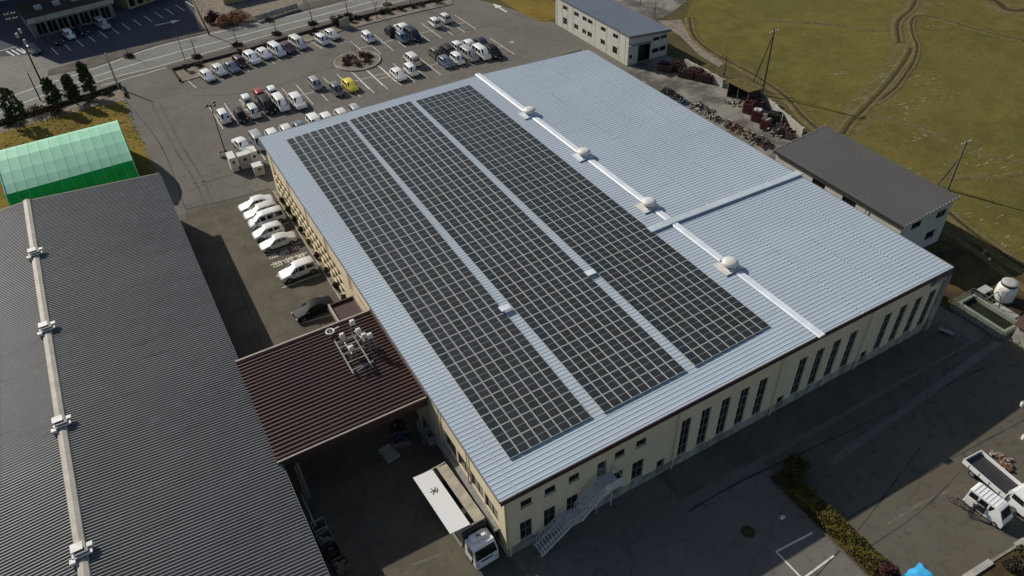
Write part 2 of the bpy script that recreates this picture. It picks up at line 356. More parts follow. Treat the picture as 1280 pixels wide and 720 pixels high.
sheet('east_lawn', [(75.41,141.22),(75.32,134.72),(75.77,126.71),(76.93,124.42),(79.80,124.88),(84,126),(84,170),(80.76,175.02)], .06, M['lawn'])
sheet('gravel_bed', [(-18.23,138.14),(-10.99,139.17),(-3.35,140.27),(-0.10,141.32),(1.25,141.52),(0.70,136.14),(-4.42,136.81),(-11.25,136.06),(-18.35,135.42),(-40,133),(-40,137)][::1], .055, M['sand_bed'])
sheet('corner_lawn', [(44.58,9.78),(52.41,9.47),(140,7),(140,-40),(44,-40)], .05, M['dark_soil'])
sheet('east_dirt', [(79.89,37.13),(79.78,39.45),(86,34),(86,24),(73.52,22.34),(74.46,26.33),(72.31,30.41),(70,29),(70,40)], .02, M['dark_soil'])
# fields with their curved furrows
sheet('field', [(117.55,127.57),(107.55,117.27),(100.41,110.91),(95.32,103.64),(93.50,97.54),(93.46,92.27),(93.25,83.69),(91.65,75.45),(88.89,69.44),(88.12,65.55),(88.78,63.13),(98.15,66.94),(111.33,71.43),(119.00,74.79),(126.28,82.16),(143.44,91.78),(160.83,102.45),(190,300),(120,300)], .03, M['field'])
sheet('stubble_field', [(89.07,62.94),(98.24,66.57),(111.75,71.15),(119.43,74.50),(126.85,81.77),(143.93,91.43),(161.76,101.78),(300,300),(420,-60),(97,-60),(87.5,24),(84.50,31.31),(85.95,41.86)], .028, M['field2'])
# road with its painted lines
L1 = smooth_path([(-60,126),(-30,134),(-13.26,141.36),(-2.30,146.55),(8.48,147.12),(26.80,149.32),(45.66,150.89),(57.90,151.42),(69.56,152.35),(85,158)])
L3 = smooth_path([(-60,138),(-30,143),(-13.93,149.91),(-2.31,152.85),(10.24,156.65),(28.94,156.99),(42.48,157.39),(51.78,158.60),(60,164),(85,166)])
r = MB(); r.poly([(p.x,p.y) for p in L1] + [(p.x,p.y) for p in reversed(L3)], .06); r.f[0] = r.f[0]
struct('road', r, M['road'])
LM = smooth_path([(-60,132),(-30,138.5),(-13.60,145.38),(-2.35,149.29),(9.27,151.38),(27.79,152.88),(48.35,154.32),(59.80,155.78),(70,160)])
for path in (L1, LM, L3):
    r = MB(); ribbon(r, path, [(-.11,.072),(.11,.072)], [0]); struct('road_line', r, M['paint'])
r = MB(); ribbon(r, smooth_path([(-2.03,144.48),(8.78,145.69),(26.43,147.97),(45.13,149.46)]), [(-.1,.066),(.1,.066)], [0]); struct('road_line', r, M['paint'])
# pavement between road and car park, with its bare-tree verge
pv = MB(); inner = [(10.13,143.97),(22.49,144.68),(45.13,147.67),(56.44,148.07),(67.85,148.88)]
for i in range(4):
    o0 = [(9.16,146.24),(23.27,147.66),(45.20,149.66),(57.35,150.15),(68.56,151.87)]
    pv.poly([inner[i], o0[i], o0[i+1], inner[i+1]][::-1], .1)
struct('pavement', pv, M['sidewalk'])
pv = MB(); a = [(-9.68,154.65),(-2.18,153.97),(10.46,157.86),(29.29,158.26),(42.93,158.70),(52.31,159.95)]; b = [(-9.45,157.30),(-6.68,157.87),(10.84,159.90),(30.13,161.29),(44.01,161.84),(51.94,163.76)]
for i in range(5): pv.poly([a[i], b[i], b[i+1], a[i+1]][::-1], .09)
struct('pavement', pv, M['sidewalk'])
# sandy planting strip on the car park edge, kerbed, with a dark wall behind
sp = MB()
outer = [(10.06,143.62),(22.39,144.31),(37.06,146.43),(45.06,147.47),(56.26,147.65),(67.84,146.60)]
inn = [(10.32,138.01),(20.91,138.64),(34.77,141.97),(42.25,143.54),(54.60,143.84),(66.31,143.53)]
for i in range(5): sp.poly([inn[i], outer[i], outer[i+1], inn[i+1]][::-1], .14)
struct('planting_strip', sp, M['sand_bed'])
k = MB(); ribbon(k, [Vector(p) for p in inn], [(-.09,.03),(-.09,.17),(.09,.17),(.09,.1)], [0,0,0]); struct('kerb', k, M['kerb'])
k = MB(); ribbon(k, [Vector(p) for p in [(10.32,138.01),(10.06,143.62)]+outer[1:]], [(-.15,.03),(-.15,.55),(.15,.55),(.15,.03)], [0,0,0])
tag(k.build('edging_wall', M['dark_edge']), 'low dark edging wall behind the kerbside row of parked cars', 'wall')
k = MB(); ribbon(k, [Vector(p) for p in [(-40,131.5),(-18.20,138.75),(-10.94,139.81),(-3.23,141.26),(1.11,142.36),(1.13,137.26)]], [(-.15,.03),(-.15,.7),(.15,.7),(.15,.03)], [0,0,0])
tag(k.build('edging_wall', M['dark_edge']), 'low dark wall between the road and the yellow lawn', 'wall')
# field track: two ditches with raised banks either side of a lane
M_ = [M['bank'], M['mud_shade']]
def bank(pts, w=1., name='ditch'):
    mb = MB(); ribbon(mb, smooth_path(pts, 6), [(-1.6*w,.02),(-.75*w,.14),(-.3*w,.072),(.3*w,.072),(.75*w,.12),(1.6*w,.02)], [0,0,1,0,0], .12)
    return struct(name, mb, M_)
def FB(pts):
    mb = MB(); ribbon(mb, smooth_path(pts, 6), [(-.9,.025),(-.3,.1),(.3,.1),(.9,.025)], [0,0,0], .3); return struct('field_bund', mb, M['bank'])
tr = MB(); ribbon(tr, smooth_path([(148.16,94.93),(141.20,90.75),(134.87,87.69),(129.36,84.49),(125.18,80.76),(121.45,77.08),(115.15,73.60),(105.55,69.44),(97.74,66.59),(92.02,64.41),(89.07,62.94)],6), [(-2.6,.03),(-1.8,.05),(1.8,.05),(2.6,.03)], [0,0,0], .06)
struct('farm_track', tr, M['bank'])
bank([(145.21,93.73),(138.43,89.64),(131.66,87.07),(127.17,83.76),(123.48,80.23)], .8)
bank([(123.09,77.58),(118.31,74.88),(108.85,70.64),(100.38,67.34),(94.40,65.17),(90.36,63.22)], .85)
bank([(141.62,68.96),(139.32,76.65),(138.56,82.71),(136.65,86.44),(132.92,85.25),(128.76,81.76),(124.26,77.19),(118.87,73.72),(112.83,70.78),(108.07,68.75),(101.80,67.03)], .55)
FB([(112.06,101.28),(118.41,94.92),(123.18,87.89),(127.30,84.56)])
FB([(92.60,47.29),(97.11,45.30),(103.41,42.63),(160,30)])
FB([(98.63,65.39),(101.03,58.43),(101.25,50.06),(104.21,44.31)])
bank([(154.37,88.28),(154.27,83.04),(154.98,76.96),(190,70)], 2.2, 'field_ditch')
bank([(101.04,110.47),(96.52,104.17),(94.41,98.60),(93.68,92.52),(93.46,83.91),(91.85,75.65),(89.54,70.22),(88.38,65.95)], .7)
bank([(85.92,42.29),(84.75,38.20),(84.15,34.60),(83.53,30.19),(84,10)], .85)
k = MB(); ribbon(k, smooth_path([(82.07,40.31),(81.68,35.99),(80.90,31.86),(79.89,26.42)]), [(-.5,.02),(-.4,.1),(.4,.1),(.5,.02)], [0,0,0]); struct('path', k, M['bank'])
st = MB()
for (cx, cy, n, sp_) in [(123.76,79.61)+(10,2.4),(115.98,74.93)+(7,1.5),(110.97,72.40)+(12,3),(105.09,68.74)+(7,2),(101.35,69.27)+(5,1.5),(114.68,69.16)+(9,4),(110.07,64.07)+(12,3.5),(103.94,64.32)+(10,2.8),(100.52,61.11)+(2,1.),(98.41,56.77)+(6,1.2),(96.86,69.70)+(2,1),(133.64,81.51)+(6,2),(146.65,87.92)+(8,3),(121.33,98.69)+(2,.8),(121.77,83.98)+(5,2.5),(101.27,47.99)+(9,4.5),(104.28,45.51)+(7,4),(90.67,49.02)+(10,4),(88.25,40.38)+(4,2),(86.94,33.93)+(6,2),(103.23,52.77)+(0,1),(88.23,37.95)+(3,2),(106.07,77.18)+(4,2),(91.47,70.78)+(2,1),(82.03,34.67)+(3,1.5)]:
    for _ in range(int(n*1.1)):
        x = cx+random.gauss(0,sp_*.6); y = cy+random.gauss(0,sp_*.35); a = random.uniform(.2,.9); b_ = random.uniform(.08,.25)
        ph = random.uniform(-.4,.4); pts = []
        for i in range(8):
            t = i/8*2*math.pi; rr = random.uniform(.3,1.4)
            u, w = a*rr*math.cos(t), b_*rr*math.sin(t); pts.append((x+u*math.cos(ph)-w*math.sin(ph), y+u*math.sin(ph)+w*math.cos(ph), .045+random.uniform(0,.02)))
        st.poly(pts)
tag(st.build('straw_scatter', M['straw']), 'pale straw and dry weed patches scattered over the green fields', 'straw', kind='stuff')
# painted bays ---------------------------------------------------------
def line(name, a, b, w=.12, z=.046, m='paint'):
    a, b = Vector(a[:2]), Vector(b[:2]); d = (b-a).normalized(); n_ = Vector((-d.y, d.x))*w/2
    mb = MB(); mb.poly([tuple(a-n_), tuple(b-n_), tuple(b+n_), tuple(a+n_)], z); return struct(name, mb, M[m])
lines = MB()
def pl(a, b, w=.13, z=.046):
    a, b = Vector(a[:2]), Vector(b[:2]); d = (b-a).normalized(); n_ = Vector((-d.y, d.x))*w/2
    lines.poly([tuple(a-n_), tuple(b-n_), tuple(b+n_), tuple(a+n_)], z)
# kerbside row
a0 = Vector((11.32,138.85)); a1 = Vector((40.06,142.92)); dirA = (a1-a0); nA = round(dirA.length/2.5)
for i in range(nA+1):
    p = a0 + dirA*i/nA + Vector((.1,-.4)); pl(p, p+Vector((.75,-4.4)))
# second row (double bays) from the lamp post to the yellow car
for i in range(13):
    x = 12.4 + i*2.46
    if i in (9, 10): pass
    pl((x, 125.6-.02*i), (x+.1, 116.7))
pl((12.4,121.2),(27.3,121.1)); pl((27.3,121.1),(42,121.0))
# row tucked along the factory eave
for i in range(12): pl((15.5+i*2.46, 108.4), (15.5+i*2.46, 103.6))
# north east rows
for i in range(17):
    x = 64.0 - i*2.47
    if x > 37: 
        if i < 10 or i > 12: pl((x, 138.0), (x+.12, 129.1))
for i in range(13):
    x = 64.3 - i*2.47
    pl((x, 123.8), (x+.15, 114.9))
pl((41.9,133.6),(64,133.5)); pl((39.6,119.4),(64.3,119.3))
# side lot bays
for i in range(9):
    y = 93.6 - i*2.5
    if i in (6,7,8): pl((8.9,y),(13.6,y+.05))
    else: pl((8.9,y),(13.6,y+.05))
pl((8.93,66.39),(12.20,66.01))
# south yard bay
pl((33.51,19.03),(37.35,18.75),.16); pl((33.51,19.03),(33.58,16.24),.16); pl((33.58,16.24),(37.20,16.39),.16)
# shop car park bays
for i in range(13):
    q = Vector((-7.95,168.28)).lerp(Vector((19.61,178.59)), i/12); pl(q, q+Vector((.9,-4.6)),.16)
# hatched bays by the junction
for i in range(3): pl(Vector((-15.60,171.74))+Vector((i*.9,0)), Vector((-14.40,168.26))+Vector((i*.9,0)),.3)
pl((-16.68,172.48),(-13.56,173.06),.2); pl((-13.07,171.81),(-12.43,168.67),.3)
struct('parking_lines', lines, M['paint'])
# painted words and arrows
def text_mesh(txt, size, loc, rz, name, m, parent=None, rot=None, thick=0.):
    cu = bpy.data.curves.new(name, 'FONT'); cu.body = txt; cu.size = size; cu.align_x = 'CENTER'; cu.align_y = 'CENTER'; cu.extrude = thick
    tmp = bpy.data.objects.new('tmp', cu); COL.objects.link(tmp)
    dg = bpy.context.evaluated_depsgraph_get(); dg.update()
    me = bpy.data.meshes.new_from_object(tmp.evaluated_get(dg)); bpy.data.objects.remove(tmp); bpy.data.curves.remove(cu)
    me.name = name; me.materials.clear(); me.materials.append(m)
    o = bpy.data.objects.new(name, me); COL.objects.link(o); o.location = loc; o.rotation_euler = rot or (0,0,rz)
    if parent: o.parent = parent
    return o
for row in ((10.69,80.16), (10.68,78.29)):
    for i, ch in enumerate('来客用'):
        o = text_mesh(ch, 1.25, (12.55-i*1.45, row[1]+.1, .05), R(-90), 'painted_word', M['paint']); tag(o, kind='structure')
o = text_mesh('出口', 1.9, ((7.40,134.82)[0], (7.40,134.82)[1], .045), R(0), 'painted_word', M['stain']); tag(o, kind='structure'); o.scale = (.9,2.0,1)
ar = MB(); c = (73.30,136.42); ar.poly([(c[0]-.2,c[1]-3),(c[0]+.2,c[1]-3),(c[0]+.2,c[1]),(c[0]+.8,c[1]),(c[0],c[1]+2.6),(c[0]-.8,c[1]),(c[0]-.2,c[1])], .045); struct('painted_arrow', ar, M['paint'])
ar = MB(); c = (14.41,168.17); ar.poly([(c[0]-3,c[1]-.2),(c[0]+.2,c[1]-.2),(c[0]+.2,c[1]-1),(c[0]+2.,c[1]),(c[0]+.2,c[1]+1),(c[0]+.2,c[1]+.2),(c[0]-3,c[1]+.2)], .045); struct('painted_arrow', ar, M['paint'])
# round planter island
isl = MB(); c = (39.53,128.36); pts = [(c[0]+4.1*math.cos(i/28*2*math.pi), c[1]+4.1*math.sin(i/28*2*math.pi)) for i in range(28)]
isl.prism(pts, .03, .2); struct('round_island', isl, M['sand_bed'])
k = MB(); ribbon(k, [Vector(p) for p in pts]+[Vector(pts[0])], [(-.1,.03),(-.1,.26),(.12,.26),(.12,.1)][::-1], [0,0,0]); struct('kerb', k, M['pale_concrete'])
ISL = c
# side lot planter kerb
k = MB(); k.box(13.95, 14.1, 66.2, 94.6, .02, .2); struct('kerb', k, M['pale_concrete'])
k = MB(); k.box(14.1, 14.55, 66.2, 94.6, .02, .12); struct('planting_strip', k, M['sand_bed'])
# kerbs round the south yard lawn
for a, b in (((44.30,9.79),(47.32,9.64)), ((50.31,9.47),(53.23,9.32))):
    k = MB(); k.bar((a[0],a[1],.1),(b[0],b[1],.1),.5,.2); struct('kerb', k, M['pale_concrete'])
k = MB(); k.bar(V3((47.32,9.64),.06),V3((50.31,9.47),.06),.2,.12); struct('kerb', k, M['kerb'])
# drains and manholes
for p, r_ in (((66.76,119.86),.45),((32.85,21.56),.6),((55.37,114.74),.4),((-4.54,54.58),.3)):
    k = MB(); k.lathe(p[0], p[1], [(r_,.04),(r_*.98,.055)], 20); struct('manhole_cover', k, M['pale_concrete'] if r_<.5 else M['mud_shade'])
# tar seams, scuffs and patches in the tarmac
def seam(pts, w=.09, m='tar', z=.0405):
    q = MB(); ribbon(q, smooth_path(pts, 4), [(-w,z),(w,z)], [0], .5); struct('tar_seam', q, M[m])
for pts, w in (([(2.57,96.85),(8.09,96.02),(13.79,95.63)],.12), ([(0.38,139.19),(3.01,117.44),(2.57,96.85)],.07), ([(10.84,131.44),(21.93,126.84),(43.78,130.04),(68.59,129.28)],.06), ([(39.78,18.24),(47.45,17.92),(56.01,17.52),(63.98,17.00)],.07),
    ([(39.44,15.45),(46.47,15.53),(52.83,16.40)],.05), ([(29.85,25.61),(36.15,25.58),(48.01,24.57),(65.73,23.18)],.08), ([(34.69,15.88),(41.01,17.06),(47.41,18.72),(52.07,19.93)],.05), ([(24.35,97.87),(11.41,102.40),(3.79,101.15)],.05),
    ([(4.01,64.24),(4.59,76.34),(5.31,89.06)],.05)): seam(pts, w)
for pts, w in (([(43.27,16.13),(47.13,16.04),(50.66,15.58)],.12), ([(35.47,30.09),(46.79,29.33),(55.51,28.23)],.12), ([(41.75,28.41),(51.06,27.28),(64.34,26.69)],.14), ([(6.48,33.50),(10.53,32.89)],.08)):
    seam(pts, w, 'stain', .0395)
for pts in ([(4.44,132.24),(4.60,116.40),(5.24,100.22),(3.74,88.03)], [(5.60,131.47),(5.76,115.63),(6.29,100.01),(4.71,87.40)], [(4.73,102.97),(11.47,102.62),(18.95,109.85)]):
    seam(pts, .13, 'asphalt_side', .0392)
# strip of patched paving under the south facade
sheet('paving_strip', [(30,26.8),(68,26.2),(68,29.9),(30,29.9)], .05, M['asphalt_side'])
sheet('paving_strip', [(44,22.6),(72,24.4),(72,25.2),(44,23.3)], .042, M['asphalt'])
# ================================================================ BUILDINGS
def holed_wall(mb, u0, u1, z0, z1, holes, P3, m=0, depth=.22):
    """wall in the plane P3(u, z, d) (d = depth inwards) with rectangular openings and their reveals"""
    us = sorted({u0, u1} | {h[0] for h in holes} | {h[1] for h in holes}); zs = sorted({z0, z1} | {h[2] for h in holes} | {h[3] for h in holes})
    us = [u for u in us if u0 <= u <= u1]; zs = [z for z in zs if z0 <= z <= z1]
    for i in range(len(us)-1):
        for j in range(len(zs)-1):
            cu, cz = (us[i]+us[i+1])/2, (zs[j]+zs[j+1])/2
            if any(h[0] < cu < h[1] and h[2] < cz < h[3] for h in holes): continue
            mb.quad(P3(us[i],zs[j],0), P3(us[i+1],zs[j],0), P3(us[i+1],zs[j+1],0), P3(us[i],zs[j+1],0), m)
    for a, b, c, d in holes:
        for (p, q) in (((a,c),(b,c)), ((b,c),(b,d)), ((b,d),(a,d)), ((a,d),(a,c))):
            mb.quad(P3(*p,0), P3(*q,0), P3(*q,depth), P3(*p,depth), m)
def window(parent, a, b, c, d, P3, rows=1, cols=1, name='window', fm='frame', arch=False, dep=.14, w=.05):
    """frame (part) with its pane (sub-part)"""
    fr = MB()
    def bar(ua, ub, za, zb, da=dep-.05, db=dep+.03):
        p = [P3(ua,za,da),P3(ub,za,da),P3(ub,zb,da),P3(ua,zb,da),P3(ua,za,db),P3(ub,za,db),P3(ub,zb,db),P3(ua,zb,db)]
        fr.add(p, [(0,1,2,3),(7,6,5,4),(0,4,5,1),(1,5,6,2),(2,6,7,3),(3,7,4,0)])
    bar(a, a+w, c, d); bar(b-w, b, c, d); bar(a+w, b-w, c, c+w); bar(a+w, b-w, d-w, d)
    for i in range(1, rows): z = c+(d-c)*i/rows; bar(a+w, b-w, z-w/2, z+w/2)
    for i in range(1, cols): u = a+(b-a)*i/cols; bar(u-w/2, u+w/2, c+w, d-w, dep-.04, dep+.02)
    f = fr.build(name, M[fm], parent)
    pn = MB(); pn.quad(P3(a+.02,c+.02,dep+.01), P3(b-.02,c+.02,dep+.01), P3(b-.02,d-.02,dep+.01), P3(a+.02,d-.02,dep+.01)); pn.build('pane', M['glass'], f)
    return f

# ---------------------------------------------------------------- the factory with the solar roof
RA = (*(14.16,29.78), 8.3); RB = (*(65.91,29.95), 8.3); RC = (*(65.47,93.47), 8.3); RD = (*(14.11,94.88), 8.3)
RN = (*(47.26,29.81), 8.62); RF = (*(46.51,93.91), 8.9)
fac = thing('factory_building', 'long cream factory with pale blue ribbed metal roof carrying the solar panels', 'factory', (40, 60, 0), world=True)
PROF = [(0,.0),(.5,.0),(.56,.028),(.64,.031),(.95,.0)]
rf = MB(); corrugated(rf, RA, RN, RF, RD, .45, PROF); corrugated(rf, RN, RB, RC, RF, .45, PROF)
for a, b, c, d in ((RA,RN,RF,RD),(RN,RB,RC,RF)): rf.add([(p[0],p[1],p[2]-.1) for p in (a,b,c,d)], [(0,3,2,1)])
roof = rf.build('roof', M['blue_roof'], fac)
fa = MB()
def skirt(mb, pts, h, t, m=0):
    for p, q in zip(pts, pts[1:]):
        p, q = Vector(p), Vector(q); d = (q-p).normalized(); n_ = Vector((d.y, -d.x, 0))*t
        mb.add([p, q, q+n_, p+n_, p-Vector((0,0,h)), q-Vector((0,0,h)), q+n_-Vector((0,0,h)), p+n_-Vector((0,0,h))],
               [(0,1,2,3),(7,6,5,4),(0,4,5,1),(2,6,7,3),(1,5,6,2),(3,7,4,0)], m)
up = lambda p, d=.02: (p[0], p[1], p[2]+d)
skirt(fa, [up(RA),up(RN),up(RB)], .52, .1); fa.build('fascia', M['brown_trim'], fac)
fa = MB(); skirt(fa, [up(RD),up(RA)], .22, .08); skirt(fa, [up(RC),up(RF),up(RD)], .3, .08); skirt(fa, [up(RB),up(RC)], .2, .1); fa.build('eave_trim', M['grey_wall'], fac)
W0, W1, WY, WN = 14.55, 65.1, 29.98, RD[1]-.35
FP = lambda u, z, d: (u, WY+d, z)
up_w = [(16.0,17.0),(18.2,19.2),(20.45,21.45),(24.95,25.95),(27.1,28.15)]
lo_w = [(15.85,16.95),(18.1,19.2),(20.3,21.4),(24.8,25.95),(26.95,28.15)]
tall = [32.0,34.2,36.45,38.65,40.85,45.75,47.95,50.15,52.35,57.1,59.3,61.5,63.6]
H_ = [(a,b,5.75,6.6) for a,b in up_w] + [(a,b,1.25,3.75) for a,b in lo_w] + [(a,a+1.05,1.15,6.1) for a in tall]
doorH = [(29.7,30.6,.05,2.1),(44.0,44.9,.05,1.9),(55.3,56.2,.05,1.9)]
H2 = [(23.2,24.15,4.35,6.35)]
wl = MB(); holed_wall(wl, W0, W1, 0, 8.1, H_+doorH+H2, FP)
# side and back walls
SP = lambda u, z, d: (W0+d, u, z)
side_h = [(67+i*1.55, 67+i*1.55+1.35, .7+j*1.3, .7+j*1.3+1.08) for i in range(17) for j in range(3)] + [(31.2+i*2.45, 31.2+i*2.45+2.2, 3.1, 4.9) for i in range(4)]
side_h += [(31.3,34.6,.1,2.3),(36,40.6,.1,2.3)]
holed_wall(wl, WY, WN, 0, 8.1, side_h, SP)
wl.quad((W1,WY,0),(W1,WN,0),(W1,WN,8.1),(W1,WY,8.1)); wl.quad((W0,WN,0),(W1,WN,0),(W1,WN,8.1),(W0,WN,8.1))
wall = wl.build('wall', M['cream'], fac)
pl_ = MB(); 
for a, b in ((W0-.03,29.7),(30.6,44.0),(44.9,55.3),(56.2,W1+.03)): pl_.box(a, b, WY-.05, WY-.004, 0, 1.05)
pl_.build('plinth', M['plinth'], fac)
for i, (a,b,c,d) in enumerate(H_[:5]): window(fac, a,b,c,d, FP, 1, 1)
for i, (a,b,c,d) in enumerate(H_[5:10]): window(fac, a,b,c,d, FP, 2, 2, fm='sash')
for (a,b,c,d) in H_[10:]: window(fac, a,b,c,d, FP, 4, 2, fm='sash', w=.075)
q = MB()
for (a,b,c,d) in H_: q = MB(); q.box(a-.06, b+.06, WY-.06, WY-.003, c-.09, c-.02); q.build('window_sill', M['plinth'], fac)
for (a,b,c,d) in side_h[:51]: window(fac, a,b,c,d, SP, 1, 2, fm='cream')
for (a,b,c,d) in side_h[51:]: window(fac, a,b,c,d, SP, 1, 2 if c > 1 else 4, name='window' if c > 1 else 'shutter', fm='sash')
for i, (a,b,c,d) in enumerate(doorH + H2):
    q = MB(); q.box(a+.02, b-.02, WY+.1, WY+.15, c, d-.01); dr = q.build('door', M['grey_wall'], fac)
    q = MB(); q.box(a+.2, b-.2, WY+.085, WY+.097, (c+d)/2+.1, d-.25); q.build('pane', M['glass'], dr)
    q = MB(); q.box(b-.2, b-.14, WY+.04, WY+.098, (c+d)/2-.15, (c+d)/2+.02); q.build('handle', M['steel'], dr)
# pilasters, downpipes, corner frame
for x in (W0-.02, 31.2, 43.0, 54.4):
    q = MB(); q.tube((x+.25, WY-.14, .0), (x+.25, WY-.14, 8.0), .06, n=8); q.build('downpipe', M['cream'], fac)
for y in (36.2, 41.5, 63.5, 71, 78, 85, 92):
    q = MB(); q.tube((W0-.1, y, 4.7 if y>60 else 0), (W0-.1, y, 8.0), .06, n=8); q.build('downpipe', M['cream'], fac)
q = MB(); q.box(W1, W1+.75, WY-.25, WY+.15, 0, 7.6); q.box(W1-2.1, W1, WY-.25, WY+.0-.01, 7.2, 7.6); q.build('corner_frame', M['plinth'], fac)
q = MB(); q.box(W0-.5, W0, 31, 41, 2.55, 2.8); q.build('awning', M['steel'], fac)
# ridge cap, ventilators
def lerp3(p, q, t): return Vector(p).lerp(Vector(q), t)
rc = MB()
vt = [(662,141),(730,193),(811,256),(912,332)]
vpos = [(46.62,79.58), (46.72,66.86), (46.74,54.10), (46.99,41.38)]
ts = [0.] + sorted([(y[1]-RN[1])/(RF[1]-RN[1]) for y in vpos]) + [1.0]
for i in range(len(ts)-1):
    a = ts[i] + (.018 if i else -.004); b = ts[i+1] - (.018 if i < 4 else -.004)
    p, q_ = lerp3(RN, RF, a), lerp3(RN, RF, b)
    for dx0, dx1, h0, h1 in ((-.42,-.3,.085,.2),(-.3,.3,.2,.21),(.3,.42,.21,.085)):
        rc.quad((p.x+dx0,p.y,p.z+h0),(p.x+dx1,p.y,p.z+h1),(q_.x+dx1,q_.y,q_.z+h1),(q_.x+dx0,q_.y,q_.z+h0))
    for e in (p, q_): rc.quad((e.x-.42,e.y,e.z),(e.x+.42,e.y,e.z),(e.x+.3,e.y,e.z+.21),(e.x-.3,e.y,e.z+.2))
rc.build('ridge_cap', M['white_cap'], roof)
for i, v in enumerate(vpos):
    z = 8.62 + .28*((v[1]-RN[1])/(RF[1]-RN[1]))
    q = MB(); q.box(v[0]-1.25, v[0]+1.0, v[1]-.95, v[1]+.95, z+.09, z+.16); q.box(v[0]-.62, v[0]+.62, v[1]-.62, v[1]+.62, z+.16, z+.32)
    fl = q.build('vent_base', M['white_cap'] if i < 2 else M['vent'], roof)
    q = MB(); q.lathe(v[0], v[1], [(.48,z+.32),(.48,z+.5),(.76,z+.5),(.82,z+.58),(.8,z+.74),(.66,z+.88),(.4,z+.96),(.1,z+.99)], 28, ms=[1,1,0,0,0,0,0,0])
    q.build('ventilator', [M['vent'], M['dark_metal']], roof)
# raised joint across the eastern slope
ja = (44.00,50.40); jb = (65.97,49.84)
q = MB(); a = Vector((ja[0], ja[1], 8.78)); b = Vector((jb[0]+.1, ja[1], 8.4)); mN = Vector((RN[0], ja[1], 8.84))
for p, r_ in ((a, mN), (mN, b)):
    vs = [(p.x,p.y-.46,p.z),(r_.x,r_.y-.46,r_.z),(r_.x,r_.y-.42,r_.z+.15),(p.x,p.y-.42,p.z+.15),(p.x,p.y+.5,p.z+.13),(r_.x,r_.y+.5,r_.z+.13),(p.x,p.y+.55,p.z),(r_.x,r_.y+.55,r_.z)]
    q.add(vs, [(0,1,2,3),(3,2,5,4),(4,5,7,6),(0,3,4,6),(1,7,5,2)])
q.build('expansion_joint', M['pale_joint'], roof)
for (px, m_) in (((24.87,47.92), 'white_cap'), ((34.71,47.93), 'white_cap')):
    q = MB(); q.box(px[0]-.52, px[0]+.52, px[1]-.38, px[1]+.38, 8.86, 8.9); q.build('cover_plate', M[m_], roof)
# sheet laps running along the building
for (A_, B_, C_, D_, t) in ((RA,RN,RF,RD,.045),(RN,RB,RC,RF,.36),(RN,RB,RC,RF,.70)):
    p0 = Vector(A_).lerp(Vector(B_), t); p1 = Vector(D_).lerp(Vector(C_), t); q = MB(); q.bar(p0+Vector((0,0,.045)), p1+Vector((0,0,.045)), .09, .02); q.build('sheet_lap', M['blue_roof'], roof)
# rows of roof screws along the purlins
q = MB()
for t in (.3, .55, .78):
    n_ = 150
    for k in range(n_):
        u = k/n_; p = lerp3(RN, RF, u).lerp(lerp3(RB, RC, u), t); 
        if random.random() < .85: q.box(p.x-.05, p.x+.05, p.y-.04, p.y+.04, p.z+.02, p.z+.1)
o = q.build('roof_screws', M['white_cap'], roof); o['kind'] = 'stuff'
# outside staircase on the south facade
stc = MB(); rl = MB()
def flight(x0, z0, x1, z1, ya, yb):
    n_ = 11
    for y in (ya, yb): stc.bar((x0,y,z0+.0),(x1,y,z1), .05, .26)
    for k in range(n_):
        t = (k+.5)/n_; x = x0+(x1-x0)*t; z = z0+(z1-z0)*t
        stc.box(x-.09, x+.09, ya+.03, yb-.03, z-.02, z+.02)
    for y in (ya, yb):
        rl.bar((x0,y,z0+1.0),(x1,y,z1+1.0),.05,.05); rl.bar((x0,y,z0+.55),(x1,y,z1+.55),.03,.03)
        for k in range(12):
            t = k/11; x = x0+(x1-x0)*t; z = z0+(z1-z0)*t; rl.bar((x,y,z),(x,y,z+1.0),.04,.04)
YA, YB = WY-1.5, WY-.35
flight(16.9, .1, 19.7, 2.15, YA, YB); flight(20.8, 2.15, 23.0, 4.3, YA, YB)
for x0, x1, z in ((19.65,20.85,2.15),(22.95,24.7,4.3)):
    stc.box(x0, x1, YA, YB+.3, z-.05, z+.02)
    rl.bar((x0,YA,z+1),(x1,YA,z+1),.05,.05); rl.bar((x0,YA,z+.5),(x1,YA,z+.5),.03,.03)
    for k in range(6): x = x0+(x1-x0)*k/5; rl.bar((x,YA,z),(x,YA,z+1),.03,.03)
for y in (YA, YB+.3):
    rl.bar((24.7,y,4.3),(24.7,y,5.3),.05,.05)
rl.bar((24.7,YA,5.3),(24.7,YB+.3,5.3),.05,.05)
st_o = stc.build('staircase', M['stair'], fac); rl.build('handrail', M['stair'], st_o)
q = MB(); q.box(23.0, 24.65, YA-.02, YA+.01, 4.35, 5.25); q.build('landing_panel', M['stair'], st_o)
for x in (20.7, 24.6, 23.1):
    q = MB(); q.tube((x, YB-.05, .0), (x, YB-.05, 2.1 if x < 22 else 4.25), .05, n=8); q.build('post', M['stair'], st_o)

